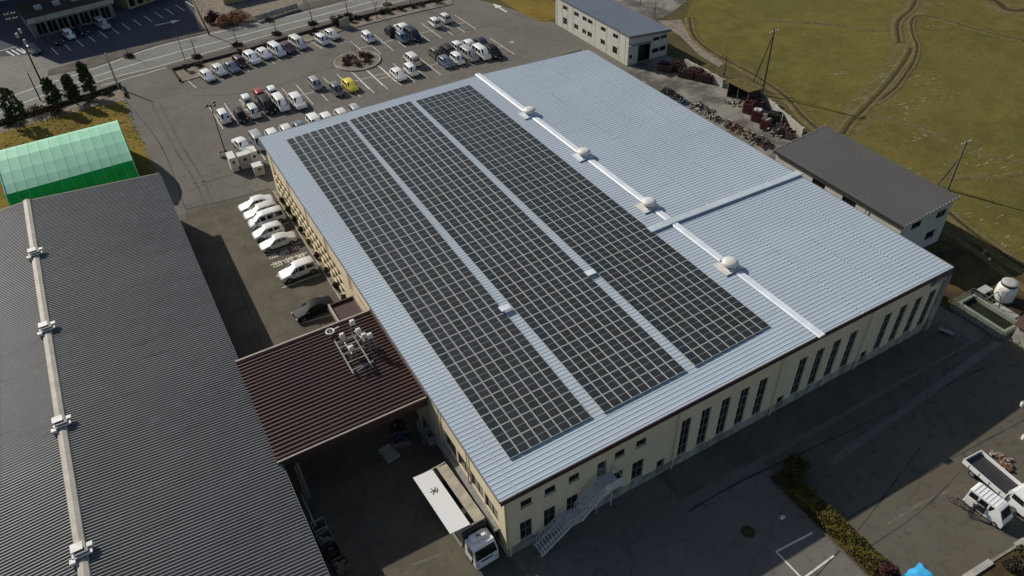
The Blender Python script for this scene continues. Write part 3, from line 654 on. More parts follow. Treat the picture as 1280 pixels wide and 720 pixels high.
# ---------------------------------------------------------------- solar arrays
def panel_mb(w, h, cellm, x=0, y=0, z=0, sl=0.):
    mb = MB(); t = .035
    def Z(u): return z + sl*u
    vs = []
    for hh in (-t, 0):
        vs += [(x-w/2,y-h/2,Z(-w/2)+hh),(x+w/2,y-h/2,Z(w/2)+hh),(x+w/2,y+h/2,Z(w/2)+hh),(x-w/2,y+h/2,Z(-w/2)+hh)]
    mb.add(vs, [(0,3,2,1),(4,5,6,7),(0,1,5,4),(1,2,6,5),(2,3,7,6),(3,0,4,7)], 0)
    e = .028; g_ = .012
    for ya, yb in ((-h/2+e, -g_), (g_, h/2-e)):
        mb.quad((x-w/2+e,y+ya,Z(-w/2+e)+.003),(x+w/2-e,y+ya,Z(w/2-e)+.003),(x+w/2-e,y+yb,Z(w/2-e)+.003),(x-w/2+e,y+yb,Z(-w/2+e)+.003), cellm)
    return mb
def bil(BL, BR, TR, TL, u, v): return lerp3(lerp3(BL, BR, u), lerp3(TL, TR, u), v)
def array(BL, BR, TR, TL, nc, nr, label):
    c = bil(BL, BR, TR, TL, .5, .5)
    t = thing('solar_panel_array', label, 'solar panels', c, 0, 'solar panel arrays on the factory roof', world=True)
    pw = (Vector(BR)-Vector(BL)).length/nc; ph = (Vector(TL)-Vector(BL)).length/nr
    sl = (BR[2]-BL[2])/(BR[0]-BL[0])
    mats = [M['alu'], M['cell'], M['cell_b'], M['cell_c']]
    proto = []
    rest = MB(); cnt = 0
    for j in range(nr):
        for i in range(nc):
            p = bil(BL, BR, TR, TL, (i+.5)/nc, (j+.5)/nr)
            cm = 2 if (i == 0 and random.random() < .75 or random.random() < .025) else (3 if random.random() < .15 else 1)
            if cnt < 100:
                if len(proto) < 3:
                    while len(proto) < 3:
                        o = panel_mb(pw-.05, ph-.05, len(proto)+1, sl=sl)
                        ob = o.build('solar_panel', mats); proto.append(ob)
                    for ob in proto: ob.hide_render = False
                src = proto[cm-1]
                if not src.parent: ob = src
                else: ob = src.copy(); COL.objects.link(ob)
                ob.parent = t; ob.location = p - c
            else:
                b = panel_mb(pw-.05, ph-.05, cm, p.x, p.y, p.z, sl)
                n0 = len(rest.v); rest.v += b.v; rest.f += [[n0+k for k in f] for f in b.f]; rest.m += b.m; rest.s += b.s
            cnt += 1
    for ob in proto:
        if not ob.parent: bpy.data.objects.remove(ob)
    ro = rest.build('solar_panel_field', mats, t); ro['kind'] = 'stuff'
    rr = MB()
    for j in range(nr*2+1):
        v = j/(nr*2); 
        if j % 2 == 0: v = min(max(v, .003), .997)
        a = bil(BL, BR, TR, TL, 0, v); b = bil(BL, BR, TR, TL, 1, v); rr.bar(a-Vector((0,0,.07)), b-Vector((0,0,.07)), .05, .06)
    rr.build('mounting_rail', M['rail'], t)
    return t
def P3c(p, z): return (p[0], p[1], z)
array(P3c((16.65,32.67),8.52), P3c((24.49,32.76),8.6), P3c((25.39,92.01),8.68), P3c((16.89,91.77),8.55), 8, 36, 'eight panel wide solar array nearest the cream west wall')
array(P3c((25.57,32.59),8.61), P3c((34.28,32.68),8.7), P3c((34.94,92.31),8.78), P3c((25.74,92.04),8.68), 9, 36, 'middle solar array between the two pale roof aisles')
array(P3c((35.23,32.65),8.7), P3c((44.28,32.96),8.78), P3c((43.96,91.78),8.94), P3c((35.48,91.90),8.8), 9, 36, 'solar array closest to the white ridge with round ventilators')

# ---------------------------------------------------------------- grey roofed factory on the left
E0 = (0.99,96.66); E1 = (1.18,32.08); K0 = (-14.15,97.28)
lf = thing('factory_building', 'factory under a vast charcoal corrugated roof with a beige ridge strip', 'factory', (-14, 60, 0), world=True)
XR = -14.05; XE = 1.12; XL = -29.2; YN = 20.; YF = E0[1]
rf = MB(); PG_ = [(0,0),(.28,.0),(.5,.13),(.78,.13)]
corrugated(rf, (XE,YN,6.2), (XR,YN,7.1), (XR,YF+.7,7.1), (XE,YF,6.2), .30, PG_)
corrugated(rf, (XR,YN,7.1), (XL,YN,6.2), (XL,YF,6.2), (XR,YF+.7,7.1), .30, PG_)
rf.quad((XE,YN,6.12),(XR,YN,7.02),(XR,YF+.7,7.02),(XE,YF,6.12)); rf.quad((XR,YN,7.02),(XL,YN,6.12),(XL,YF,6.12),(XR,YF+.7,7.02))
lroof = rf.build('roof', M['grey_roof'], lf)
q = MB(); skirt(q, [(XE,YF,6.36),(XR,YF+.7,7.26),(XL,YF,6.36)], .4, .08); q.build('verge_trim', M['tan_trim'], lf)
q = MB(); q.box(XE, XE+.1, YN, YF, 5.98, 6.2); q.build('gutter', M['grey_wall'], lf)
q = MB(); q.box(XL+.5, XE-.5, YN+.5, YF-.3, 0, 6.0); q.build('wall', M['grey_wall'], lf)
q = MB()
for dx0, dx1, h0, h1 in ((-.44,-.36,.1,.24),(-.36,.02,.24,.33),(.02,.37,.33,.24),(.37,.44,.24,.1)):
    q.quad((XR+dx0,YN,7.1+h0),(XR+dx1,YN,7.1+h1),(XR+dx1,YF+.9,7.1+h1),(XR+dx0,YF+.9,7.1+h0))
q.quad((XR-.5,YF+.9,7.0),(XR+.5,YF+.9,7.0),(XR+.42,YF+.9,7.45),(XR-.38,YF+.9,7.45))
q.build('ridge_cap', M['beige_cap'], lroof)
for v in ((-13.97,84.79), (-13.86,70.67), (-13.89,56.73), (-13.84,42.63)):
    y = v[1]; q = MB()
    q.rbox(XR-.12, y+.25, 7.42, .7, .62, .36, ch=.05); q.rbox(XR-.1, y+.25, 7.78, .86, .76, .08, ch=.02)
    b = q.build('roof_vent', M['vent_white'], lroof)
    q = MB(); q.box(XR-.55, XR+.85, y-.55, y-.1, 7.5, 7.62); q.box(XR+.55, XR+.95, y-.05, y+.35, 7.45, 7.75); q.box(XR-.75, XR-.35, y-.85, y-.45, 7.35, 7.62); q.build('vent_bracket', M['vent_white'], b)
    q = MB(); q.box(XR-.3, XR+.62, y-.42, y-.02, 7.63, 7.75); q.build('vent_mouth', M['dark_metal'], b)

# ---------------------------------------------------------------- brown link roof between the factories
cn = thing('canopy', 'brown ribbed metal canopy roof linking the two factories over the loading yard', 'canopy', (8, 50, 0), world=True)
c0 = (1.57,43.65); c1 = (13.84,43.50); c2 = (14.12,57.29); c3 = (1.31,56.78)
CX0, CX1, CY0, CY1 = 1.45, W0-.22, c0[1], (c2[1]+c3[1])/2
q = MB(); corrugated(q, (CX0-.6,CY0,6.5),(CX1,CY0,6.5),(CX1,CY1,6.35),(CX0-.6,CY1,6.35), .46, [(0,0),(.55,0),(.62,.12),(.70,.13),(.95,.02)])
q.quad((CX0,CY0,6.4),(CX1,CY0,6.4),(CX1,CY1,6.25),(CX0,CY1,6.25)); cro = q.build('roof', M['brown_roof'], cn)
q = MB(); q.box(CX0-.6, CX1, CY0-.14, CY0-.01, 6.58, 6.68); q.build('parapet_cap', M['tan_trim'], cn); q = MB(); q.box(CX0-.6, CX1, CY1+.01, CY1+.2, 6.4, 6.56); q.build('parapet_cap', M['tan_trim'], cn)
q = MB(); q.box(CX0-.6, CX1, CY0-.1, CY0-.01, 5.6, 6.579); q.box(CX0-.6, CX1, CY1+.03, CY1+.17, 5.5, 6.399); q.box(CX1-.02+.005, CX1+.15, CY0, CY1, 6.2, 6.75); q.build('fascia', M['brown_trim'], cn)
for x, y in ((2.3,CY0+.4),(13.6,CY0+.4),(2.3,CY1-.5),(7.9,CY1-.5)):
    q = MB(); q.rbox(x, y, 0, .28, .28, 5.58, ch=.02); q.build('post', M['grey_wall'], cn)
q = MB(); q.tube((2.0,CY0-.25,0),(2.0,CY0-.25,5.6),.07,n=8); q.tube((1.7,CY0-1.6,3.4),(1.7,CY0-5.0,3.3),.1,n=6); q.build('downpipe', M['steel'], cn)
# small annex with its own brown roof
an = thing('annex', 'small brown flat roofed annex between the black sedan and cream factory wall', 'annex', (13, 60, 0), world=True)
ax0, ax1, ay0, ay1 = 11.45, W0-.06, CY1+.25, 61.9
q = MB(); q.box(ax0+.1, ax1, ay0, ay1-.1, 0, 4.7); q.build('wall', M['brown_trim'], an)
q = MB(); corrugated(q, (ax1,ay0,4.72),(ax1,ay1-.1,4.72),(ax0+.1,ay1-.1,4.72),(ax0+.1,ay0,4.72), .3, [(0,0),(.55,0),(.62,.05),(.93,.05)]); q.build('roof', M['brown_roof'], an)
q = MB(); q.box(ax0-.08, ax0+.1, ay0, ay1+.05, 4.3, 5.05); q.build('parapet', M['tan_trim'], an)
q = MB(); q.box(ax0+.1, ax1, ay1-.1, ay1+.05, 4.3, 5.0); q.build('parapet', M['brown_trim'], an)
q = MB(); q.box(ax1-.4, ax1-.02, ay0, ay1-.1, 4.8, 5.4); q.build('wall_flashing', M['tan_trim'], an)
# equipment rack on the link roof
fr = thing('equipment_rack', 'steel rack with white exhaust hoods standing on the brown canopy roof', 'equipment rack', (11, 54, 6.5), world=True)
q = MB(); zz = 7.0
for x in (9.75, 11.55): q.bar((x, 49.3, zz), (x, 54.3, zz), .12, .12)
for y in (49.8, 50.9, 52.1, 53.1, 53.9): q.bar((9.75,y,zz-.02),(11.9,y,zz-.02), .09, .09)
for x in (9.75, 11.55):
    for y in (49.5, 51.9, 54.1): q.tube((x,y,6.4),(x,y,7.),.04,n=6)
q.bar((10.1,49.4,zz),(11.9,49.9,zz),.08,.08)
q.build('frame', M['steel'], fr)
def hood(x, y, z, h):
    q = MB(); q.rbox(x, y, z, .5, .42, .55, ch=.06, tap=.1); hb = q.build('exhaust_hood', M['vent_white'], fr)
    q = MB()
    for dx in (-.22,.22):
        for dy in (-.16,.16): q.tube((x+dx,y+dy,z),(x+dx*1.5,y+dy*2.2-.15,z-h),.03,n=5)
    q.build('legs', M['steel'], hb)
for (x, y, z, h) in ((10.35,53.2,8.0,1.), (10.5,51.2,8.0,1.4), (11.75,54.1,8.3,1.2), (11.85,52.8,8.2,1.), (12.05,51.9,8.2,1.3), (12.5,51.5,8.3,1.5)): hood(x, y, z, h)
q = MB(); q.tube((10.4,53.1,7.4),(10.45,51.2,7.5),.08,n=8); q.tube((11.75,54,7.5),(12.1,51.9,7.6),.08,n=8); q.build('duct', M['steel'], fr)
rg = MB()
for i in range(16):
    a, b = i/16*2*math.pi, (i+1)/16*2*math.pi
    rg.tube((9.85+.38*math.cos(a), 55.9+.38*math.sin(a), 6.85),(9.85+.38*math.cos(b), 55.9+.38*math.sin(b), 6.85),.1,n=6)
rg.tube((10.1,55.95,6.85),(10.8,56.0,6.9),.09,n=6); rg.tube((9.85,55.9,6.4),(9.85,55.9,6.9),.06,n=6)
tag(rg.build('hose_reel', M['vent_white']), 'white ring shaped hose reel at the north edge of the brown canopy', 'hose reel')

# ---------------------------------------------------------------- white two storey building, top right
tb = thing('warehouse', 'off-white two storey warehouse with blue grey roof and dark open doorway', 'warehouse', (84, 111, 0), world=True)
tx0, tx1, ty0, ty1 = 78.15, 86.7, 99.65, 122.7; Z0, Z1 = 5.35, 4.6
TW = lambda u, z, d: (tx0+d, u, z); TS = lambda u, z, d: (u, ty0+d, z)
tw = []
for y, pair in ((103.4,0),(107.1,0),(111.2,1),(115.6,0),(119.4,0)):
    tw.append((y-.75,y+.75,3.7,4.45))
    if pair: tw.append((y+1.1,y+2.4,3.7,4.45)); tw.append((y+1.1,y+2.4,1.3,2.1))
    tw.append((y-.7,y+.7,(.95 if y in (103.4,119.4) else 1.3),2.2))
q = MB(); holed_wall(q, ty0, ty1, 0, Z0, tw, TW)
ts_ = [(80.3,83.0,0.02,3.35),(83.4,84.8,3.2,3.8),(85.0,86.4,3.2,3.8),(83.4,84.8,1.0,1.8),(85.0,86.4,1.0,1.8),(78.5,79.1,1.2,1.9)]
holed_wall(q, tx0, tx1, 0, Z1, ts_, TS); q.add([(tx0,ty0,Z1),(tx1,ty0,Z1),(tx0,ty0,Z0)],[(0,1,2)])
q.quad((tx1,ty0,0),(tx1,ty1,0),(tx1,ty1,Z1),(tx1,ty0,Z1)); q.quad((tx0,ty1,0),(tx1,ty1,0),(tx1,ty1,Z1),(tx0,ty1,Z0))
for i in range(13):
    y = ty0+.9+i*1.8
    if not any(a-.05 < y < b+.05 for a, b, _, _ in tw): q.box(tx0-.03, tx0-.002, y-.03, y+.03, 0, Z0-.05)
q.build('wall', M['white_wall'], tb)
for h in tw: window(tb, *h, TW, 1 if h[3] > 4 else 2, 2)
for h in ts_[1:]: window(tb, *h, TS, 1, 1)
q = MB(); q.box(80.3, 83.0, ty0+1.2, ty0+1.25, .02, 3.35); q.build('doorway', M['dark_metal'], tb)
q = MB(); corrugated(q, (tx0-.25,ty0-.3,Z0+.1),(tx1+.3,ty0-.3,Z1+.05),(tx1+.3,ty1+.2,Z1+.05),(tx0-.25,ty1+.2,Z0+.1), .4, [(0,0),(.6,0),(.7,.04),(.9,.04)])
q.quad((tx0-.25,ty0-.3,Z0),(tx1+.3,ty0-.3,Z1-.05),(tx1+.3,ty1+.2,Z1-.05),(tx0-.25,ty1+.2,Z0)); q.build('roof', M['blue_slate'], tb)
q = MB(); skirt(q, [(tx0-.25,ty0-.3,Z0+.12),(tx1+.3,ty0-.3,Z1+.07)], .45, .06); q.build('fascia', M['grey_wall'], tb)
q = MB(); skirt(q, [(tx0-.1,ty0-.1,3.75),(tx1-3.9,ty0-.1,3.45)], .12, .5); q.build('canopy', M['blue_slate'], tb)
# ---------------------------------------------------------------- slate roofed building on the right
rb = thing('warehouse', 'grey walled building with dark slate roof beside the green field', 'warehouse', (75, 48, 0), world=True)
bx0, bx1, by0, by1 = 71.2, 79.75, 39.25, 58.6; BZ0, BZ1 = 5.6, 6.3
BS = lambda u, z, d: (u, by0+d, z); BW = lambda u, z, d: (bx0+d, u, z)
bs = [(73.0,74.7,4.2,5.1),(77.3,79.0,4.1,5.1),(76.7,78.3,1.2,2.4)]
bw = [(50.3,52.3,4.1,5.0),(45.6,47.6,4.1,5.0)]
q = MB(); holed_wall(q, bx0, bx1, 0, BZ0-.05, bs, BS); q.add([(bx0,by0,BZ0-.05),(bx1,by0,BZ0-.05),(bx1,by0,BZ1-.05)],[(0,1,2)])
holed_wall(q, by0, by1, 0, BZ0-.05, bw, BW); q.quad((bx1,by0,0),(bx1,by1,0),(bx1,by1,BZ1-.05),(bx1,by0,BZ1-.05)); q.quad((bx0,by1,0),(bx1,by1,0),(bx1,by1,BZ1-.05),(bx0,by1,BZ0-.05))
q.build('wall', M['white_wall'], rb)
for h in bs: window(rb, *h, BS, 1, 2)
for h in bw: window(rb, *h, BW, 1, 4)
q = MB(); corrugated(q, (bx1+.3,by0-.3,BZ1+.15),(bx1+.3,by1+.3,BZ1+.15),(bx0-.25,by1+.3,BZ0+.1),(bx0-.25,by0-.3,BZ0+.1), .55, [(0,0),(.6,.0),(.66,.15),(.94,.15)])
q.quad((bx1+.3,by0-.3,BZ1+.05),(bx1+.3,by1+.3,BZ1+.05),(bx0-.25,by1+.3,BZ0),(bx0-.25,by0-.3,BZ0)); q.build('roof', M['slate'], rb)
q = MB(); skirt(q, [(bx0-.25,by0-.3,BZ0+.2),(bx1+.3,by0-.3,BZ1+.25)], .22, .07); q.build('verge_trim', M['pale_concrete'], rb); q = MB(); skirt(q, [(bx1+.3,by1+.3,BZ1+.25),(bx0-.25,by1+.3,BZ0+.2)], .22, .07); q.build('verge_trim', M['pale_concrete'], rb)
q = MB(); q.box(bx0-.38, bx0-.25, by0-.3, by1+.3, BZ0-.15, BZ0+.08); q.build('gutter', M['dark_metal'], rb)
q = MB(); q.tube((bx0-.2,44,.0),(bx0-.2,44,BZ0-.1),.06,n=6); q.build('downpipe', M['grey_wall'], rb)
# ---------------------------------------------------------------- green tarpaulin warehouse
gt = thing('tent_warehouse', 'green tarpaulin tent warehouse with sunlit pale top standing on the yellow lawn', 'tent', (-9, 109, 0), world=True)
gx0, gx1 = -17.0, -1.35
prof = [(104.3,0),(104.35,2.9),(104.5,4.1),(105.2,4.8),(106.6,5.4),(108.6,6.1),(111,6.75),(113.4,6.9),(115.3,6.3),(117,5.0),(117.9,3.5),(117.9,0)]
NB = 12; q = MB(); q2 = MB()
q3 = MB()
for mb, lo, hi in ((q2,0,3),(q,3,9),(q3,9,12)):
    for k in range(NB*4):
        for i in range(lo, min(hi, len(prof)-1)):
            xa = gx0+(gx1-gx0)*k/(NB*4); xb = gx0+(gx1-gx0)*(k+1)/(NB*4)
            sg = lambda kk: -.012*math.sin(math.pi*((kk % 4)/4))**1
            (ya, za), (yb, zb) = prof[i], prof[i+1]
            mb.add([(xa,ya,za+(sg(k) if za>3.5 else 0)),(xb,ya,za+(sg(k+1) if za>3.5 else 0)),(xb,yb,zb+(sg(k+1) if zb>3.5 else 0)),(xa,yb,zb+(sg(k) if zb>3.5 else 0))],[(0,1,2,3)],0,True)
q.build('roof_sheet', M['tarp_sunlit'], gt); q2.build('side_sheet', M['tarp_shaded'], gt); q3.build('side_sheet', M['tarp_shaded'], gt)
q = MB()
for x in (gx0, gx1): q.add([(x,y,z) for y,z in prof],[tuple(range(len(prof)))])
q.build('end_sheet', M['tarp_shaded'], gt)
q = MB()
for k in range(NB+1):
    x = gx0+(gx1-gx0)*k/NB
    for (ya,za),(yb,zb) in zip(prof,prof[1:]): q.tube((x,ya,za+.01),(x,yb,zb+.01),.02 if 0<k<NB else .08,n=5)
q.build('frame_hoop', M['tarp_sunlit'], gt)
# ---------------------------------------------------------------- roadside shop in the shade of a block further back
sh = thing('shop', 'low flat roofed roadside shop with pale fascia and glazed front', 'shop', (-2, 180, 0), world=True)
s0 = Vector((-10.11,175.35)); s1 = Vector((5.42,177.59)); d = (s1-s0); Ls = d.length; d.normalize(); n_ = Vector((-d.y, d.x))
SH = lambda u, z, dd: (s0.x+d.x*u+n_.x*dd, s0.y+d.y*u+n_.y*dd, z)
hs = [(.8+i*2.05,.8+i*2.05+1.8,.3,2.6) for i in range(int((Ls-1)/2.05))]
q = MB(); holed_wall(q, 0, Ls, 0, 3.2, hs, SH); q.quad(SH(0,0,0),SH(0,0,12),SH(0,3.2,12),SH(0,3.2,0)); q.quad(SH(Ls,0,0),SH(Ls,0,12),SH(Ls,3.2,12),SH(Ls,3.2,0)); q.quad(SH(0,0,12),SH(Ls,0,12),SH(Ls,3.2,12),SH(0,3.2,12))
q.build('wall', M['grey_wall'], sh)
for h in hs: window(sh, *h, SH, 1, 2, fm='alu')
def obox(mb, F, u0,u1,z0,z1,d0,d1,m=0):
    p = [F(u0,z0,d0),F(u1,z0,d0),F(u1,z1,d0),F(u0,z1,d0),F(u0,z0,d1),F(u1,z0,d1),F(u1,z1,d1),F(u0,z1,d1)]
    mb.add(p, [(0,1,2,3),(7,6,5,4),(0,4,5,1),(1,5,6,2),(2,6,7,3),(3,7,4,0)], m)
q = MB(); obox(q, SH, -.3, Ls+.3, 3.2, 4.1, -1.2, -1.0); q.build('fascia', M['pale_concrete'], sh)
q = MB(); obox(q, SH, -.3, Ls+.3, 3.2, 3.5, -1.0, 12.2); q.build('roof', M['dark_edge'], sh)
for u in (2.5, 6, 9.5, 13):
    q = MB(); obox(q, SH, u, u+1.3, 3.5, 4.2, 5, 6.2); q.build('roof_unit', M['grey_box'], sh)
s3 = Vector((9.60,177.86)); 
sh2 = thing('shop', 'ochre fronted shop at the top edge beyond the shaded car park', 'shop', (s3.x, s3.y, 0), world=True)
s4 = Vector((20.46,182.66)); d2 = (s4-s3).normalized(); n2 = Vector((-d2.y,d2.x))
S2 = lambda u, z, dd: (s3.x+d2.x*u+n2.x*(dd+3), s3.y+d2.y*u+n2.y*(dd+3), z)
hs2 = [(.5+i*1.9,.5+i*1.9+1.3,.4,2.7) for i in range(6)]
q = MB(); holed_wall(q, 0, 12.5, 0, 3.4, hs2, S2); q.quad(S2(0,0,0),S2(0,0,9),S2(0,3.4,9),S2(0,3.4,0)); q.quad(S2(12.5,0,0),S2(12.5,0,9),S2(12.5,3.4,9),S2(12.5,3.4,0)); q.build('wall', M['yellow_wall'], sh2)
for h in hs2: window(sh2, *h, S2, 1, 1, fm='alu')
q = MB(); obox(q, S2, -.3, 12.8, 3.4, 3.8, -.6, 9.3); q.build('roof', M['dark_edge'], sh2)
# the tall block just beyond the top of the view that shades the shop and its car park
tw_ = thing('apartment_block', 'tall grey block beyond the top edge shading the roadside shops', 'building', (-15, 225, 0), world=True)
HB = 32.; dx, dy = -.65*HB, 1.386*HB
b0 = (-7.2+dx, 158.9+dy); b1 = (19.5+dx, 160.6+dy)
q = MB(); q.box(b0[0], b1[0], b0[1], b0[1]+22, 0, HB)
for i in range(9): q.box(b0[0]+.5, b1[0]-.5, b0[1]-.8, b0[1]-.003, 3+i*3.2, 4.1+i*3.2)
q.build('wall', M['white_wall'], tw_)
# ================================================================ VEHICLES
PAINT = {}
def paint(name, col, rough=.32):
    if name not in PAINT: PAINT[name] = mat(name+'_car_paint', col, rough if max(col) > .1 else .6, coat=.3 if max(col) > .1 else 0., spec=.5 if max(col) > .1 else .2, col2=tuple(c*.9 for c in col), scale=2.)
    return PAINT[name]
CC = {'white':(.78,.78,.76), 'pearl':(.66,.65,.61), 'silver':(.36,.37,.37), 'grey':(.14,.145,.15), 'dark':(.03,.03,.034), 'black':(.014,.015,.017),
      'navy':(.025,.035,.06), 'maroon':(.11,.035,.045), 'purple':(.075,.045,.06), 'red':(.3,.03,.025), 'yellow':(.72,.62,.06), 'bluegrey':(.13,.17,.21), 'olive':(.12,.12,.09)}
# stations: (x fraction from tail, bottom, belt z, top z, cabin?, width factor)
def stations(kind):
    if kind == 'hatchback': L, W, H = 3.95, 1.70, 1.50; S = [(0,.42,.70,.74,0,.86),(.03,.3,.92,.96,0,.97),(.13,.26,.96,.955*H,1,1),(.36,.26,.95,H,1,1),(.56,.26,.93,H*.99,1,1),(.62,.26,.92,H*.95,1,1),(.79,.26,.90,.95,0,1),(.95,.28,.72,.76,0,.95),(1,.36,.56,.60,0,.82)]
    elif kind == 'kei': L, W, H = 3.4, 1.48, 1.66; S = [(0,.38,.8,.84,0,.9),(.02,.3,.95,1.0,0,.98),(.07,.26,1.0,H*.97,1,1),(.36,.26,.99,H,1,1),(.64,.26,.97,H*.99,1,1),(.72,.26,.96,H*.95,1,1),(.84,.26,.93,.98,0,1),(.96,.28,.8,.84,0,.96),(1,.36,.6,.64,0,.86)]
    elif kind == 'sedan': L, W, H = 4.6, 1.76, 1.45; S = [(0,.42,.72,.78,0,.84),(.03,.3,.86,.92,0,.95),(.17,.26,.90,.97,0,1),(.30,.26,.90,H*.955,1,1),(.42,.26,.89,H,1,1),(.55,.26,.88,H*.985,1,1),(.60,.26,.87,H*.95,1,1),(.73,.26,.84,.89,0,1),(.95,.28,.66,.72,0,.94),(1,.36,.54,.58,0,.8)]
    elif kind == 'minivan': L, W, H = 4.7, 1.72, 1.86; S = [(0,.4,.9,.95,0,.9),(.015,.3,1.05,1.1,0,.98),(.05,.26,1.08,H*.97,1,1),(.3,.26,1.07,H,1,1),(.52,.26,1.05,H,1,1),(.7,.26,1.02,H*.97,1,1),(.86,.26,.98,1.03,0,1),(.96,.28,.82,.86,0,.96),(1,.36,.62,.66,0,.86)]
    elif kind == 'suv': L, W, H = 4.6, 1.84, 1.70; S = [(0,.45,.85,.9,0,.88),(.02,.34,1.0,1.05,0,.97),(.09,.3,1.05,H*.96,1,1),(.34,.3,1.04,H,1,1),(.54,.3,1.02,H*.99,1,1),(.60,.3,1.0,H*.95,1,1),(.74,.3,.98,1.04,0,1),(.95,.32,.86,.92,0,.96),(1,.4,.66,.72,0,.84)]
    return L, W, H, S
WR = {'hatchback':.30,'kei':.27,'sedan':.31,'minivan':.32,'suv':.35}
CAR = {}
def build_car(kind, colour):
    L, W, H, S = stations(kind)
    root = thing('parked_car', 'x', 'car', (0,0,0))
    body = MB(); glass = {}
    rings = []
    for (fx, zb, zl, zt, cab, wf) in S:
        x = (fx-.5)*L; w = W/2*wf; wt = (w*.80 if cab else w*.90)
        zm = zb+(zl-zb)*.45
        half = [(0,zb),(w*.9,zb),(w,zb+.12),(w*1.0,zm),(w*.975,zl),(wt,zt-(.05 if cab else .02)),(wt*.82,zt),(0,zt+.015)]
        rings.append([(x,y,z) for y,z in half] + [(x,-y,z) for y,z in reversed(half[1:-1])])
    n = len(rings[0]); vs = [p for r_ in rings for p in r_]; fs = []
    for i in range(len(rings)-1):
        for k in range(n): fs.append((i*n+k, (i+1)*n+k, (i+1)*n+(k+1) % n, i*n+(k+1) % n))
    fs += [tuple(range(n)), tuple(range((len(rings)-1)*n+n-1, (len(rings)-1)*n-1, -1))]
    body.add(vs, fs, 0, True)
    # dark wheel arches and sills
    wr = WR[kind]; wx = (L*.5-.78*(L/4.4), -(L*.5-.80*(L/4.4)))
    for x in wx:
        for s in (1,-1):
            y = s*(W/2+.004); m_ = [(x+(wr+.07)*math.cos(t*math.pi/9), y, wr+(wr+.07)*math.sin(t*math.pi/9)) for t in range(10)]
            body.add(m_+[(x-(wr+.07),y,.24),(x+(wr+.07),y,.24)], [tuple(range(12))], 1)
    for s in (1,-1): body.box(-L*.42, L*.42, s*(W/2-.03)-.02, s*(W/2-.03)+.02, .2, .34, 1)
    ob = body.build('body', [paint(colour, CC[colour]), M['black_plastic']], root)
    def inset(pts, k, out=.012):
        c = sum((Vector(p) for p in pts), Vector())/len(pts); nn = (Vector(pts[1])-Vector(pts[0])).cross(Vector(pts[2])-Vector(pts[0])).normalized()
        if nn.dot(c-Vector((0,0,.6))) < 0: nn = -nn
        return [c+(Vector(p)-c)*k+nn*out for p in pts]
    def G_(name, quads):
        q = MB()
        for p in quads: q.add(p, [tuple(range(len(p)))])
        q.build(name, M['carglass'], root)
    cabs = [i for i in range(len(S)) if S[i][4]]; a, b = cabs[0], cabs[-1]
    R_ = rings
    # windscreen and rear window span the whole width of the glasshouse
    G_('windscreen', [inset([R_[b+1][5],R_[b][5],R_[b][6],R_[b][8],R_[b][9],R_[b+1][9]], .93, .02)])
    G_('rear_window', [inset([R_[a-1][5],R_[a][5],R_[a][9],R_[a-1][9]], .86, .02)])
    for s in (0, 1):
        qs = []
        for i in range(a, b):
            k4, k5 = (4,5) if s == 0 else (10,9)
            qs.append(inset([R_[i][k4],R_[i+1][k4],R_[i+1][k5],R_[i][k5]], .84))
        k4, k5 = (4,5) if s == 0 else (10,9)
        qs.append(inset([R_[b][k4],R_[b+1][k4],R_[b][k5]], .7))
        G_('side_window', qs)
    for x in wx:
        for s in (1,-1):
            q = MB(); y0 = s*(W/2-.19); y1 = s*(W/2+.012); nn = 14
            for (r_, ya, yb, mm) in ((wr, y0, y1, 0), (wr*.64, y1, y1+s*.006, 1)):
                v = [(x+r_*math.cos(2*math.pi*i/nn), ya, wr+r_*math.sin(2*math.pi*i/nn)) for i in range(nn)]+[(x+r_*math.cos(2*math.pi*i/nn), yb, wr+r_*math.sin(2*math.pi*i/nn)) for i in range(nn)]
                q.add(v, [(i,(i+1) % nn, nn+(i+1) % nn, nn+i) for i in range(nn)]+[tuple(range(nn,2*nn))], mm)
            q.build('wheel', [M['rubber'], M['rim']], root)
    zf = S[-2][2]; 
    for s in (1,-1):
        q = MB(); q.add([(L*.455,s*W*.46,zf*.97),(L*.487,s*W*.43,zf*.80),(L*.50,s*W*.30,zf*.80),(L*.475,s*W*.30,zf*1.0)], [(0,1,2,3)]); 
        q.v = [(v[0]+.035, v[1]+s*.02, v[2]+.03) for v in q.v]; q.build('headlight', M['lamp_glass'], root)
        q = MB(); zr = S[1][2]; q.box(-L*.5-.005, -L*.455, s*W*.40-.08, s*W*.40+.08, zr*.72, zr*.98); q.build('tail_light', M['lamp_red'], root)
        q = MB(); xm = (S[b+1][0]-.5)*L-.25; q.rbox(xm, s*(W/2+.09), .95, .12, .17, .13, ch=.02); q.build('mirror', M['black_plastic'], root)
    q = MB(); q.box(L*.5-.02, L*.5+.012, -W*.2, W*.2, .38, .5); q.build('grille', M['black_plastic'], root)
    q = MB(); q.box(L*.5+.013, L*.5+.02, -.17, .17, .36, .45); q.build('number_plate', M['lamp_glass'], root)
    return root
def car(kind, colour, label, pos, head, group=None):
    key = (kind, colour)
    if key not in CAR: CAR[key] = o = build_car(kind, colour)
    else: o = copy_tree(CAR[key])
    o.location = (pos[0], pos[1], .035); o.rotation_euler = (0,0,R(head))
    tag(o, label, 'car', group)
    return o
gA, gB, gC = 'cars parked nose out along the kerb strip', 'cars in the double row by the lamp post', 'cars tucked behind the north eave'
gD, gE, gF = 'cars in the north east bays', 'cars in the bays near the factory roof', 'cars in the side lot'
HA = -80
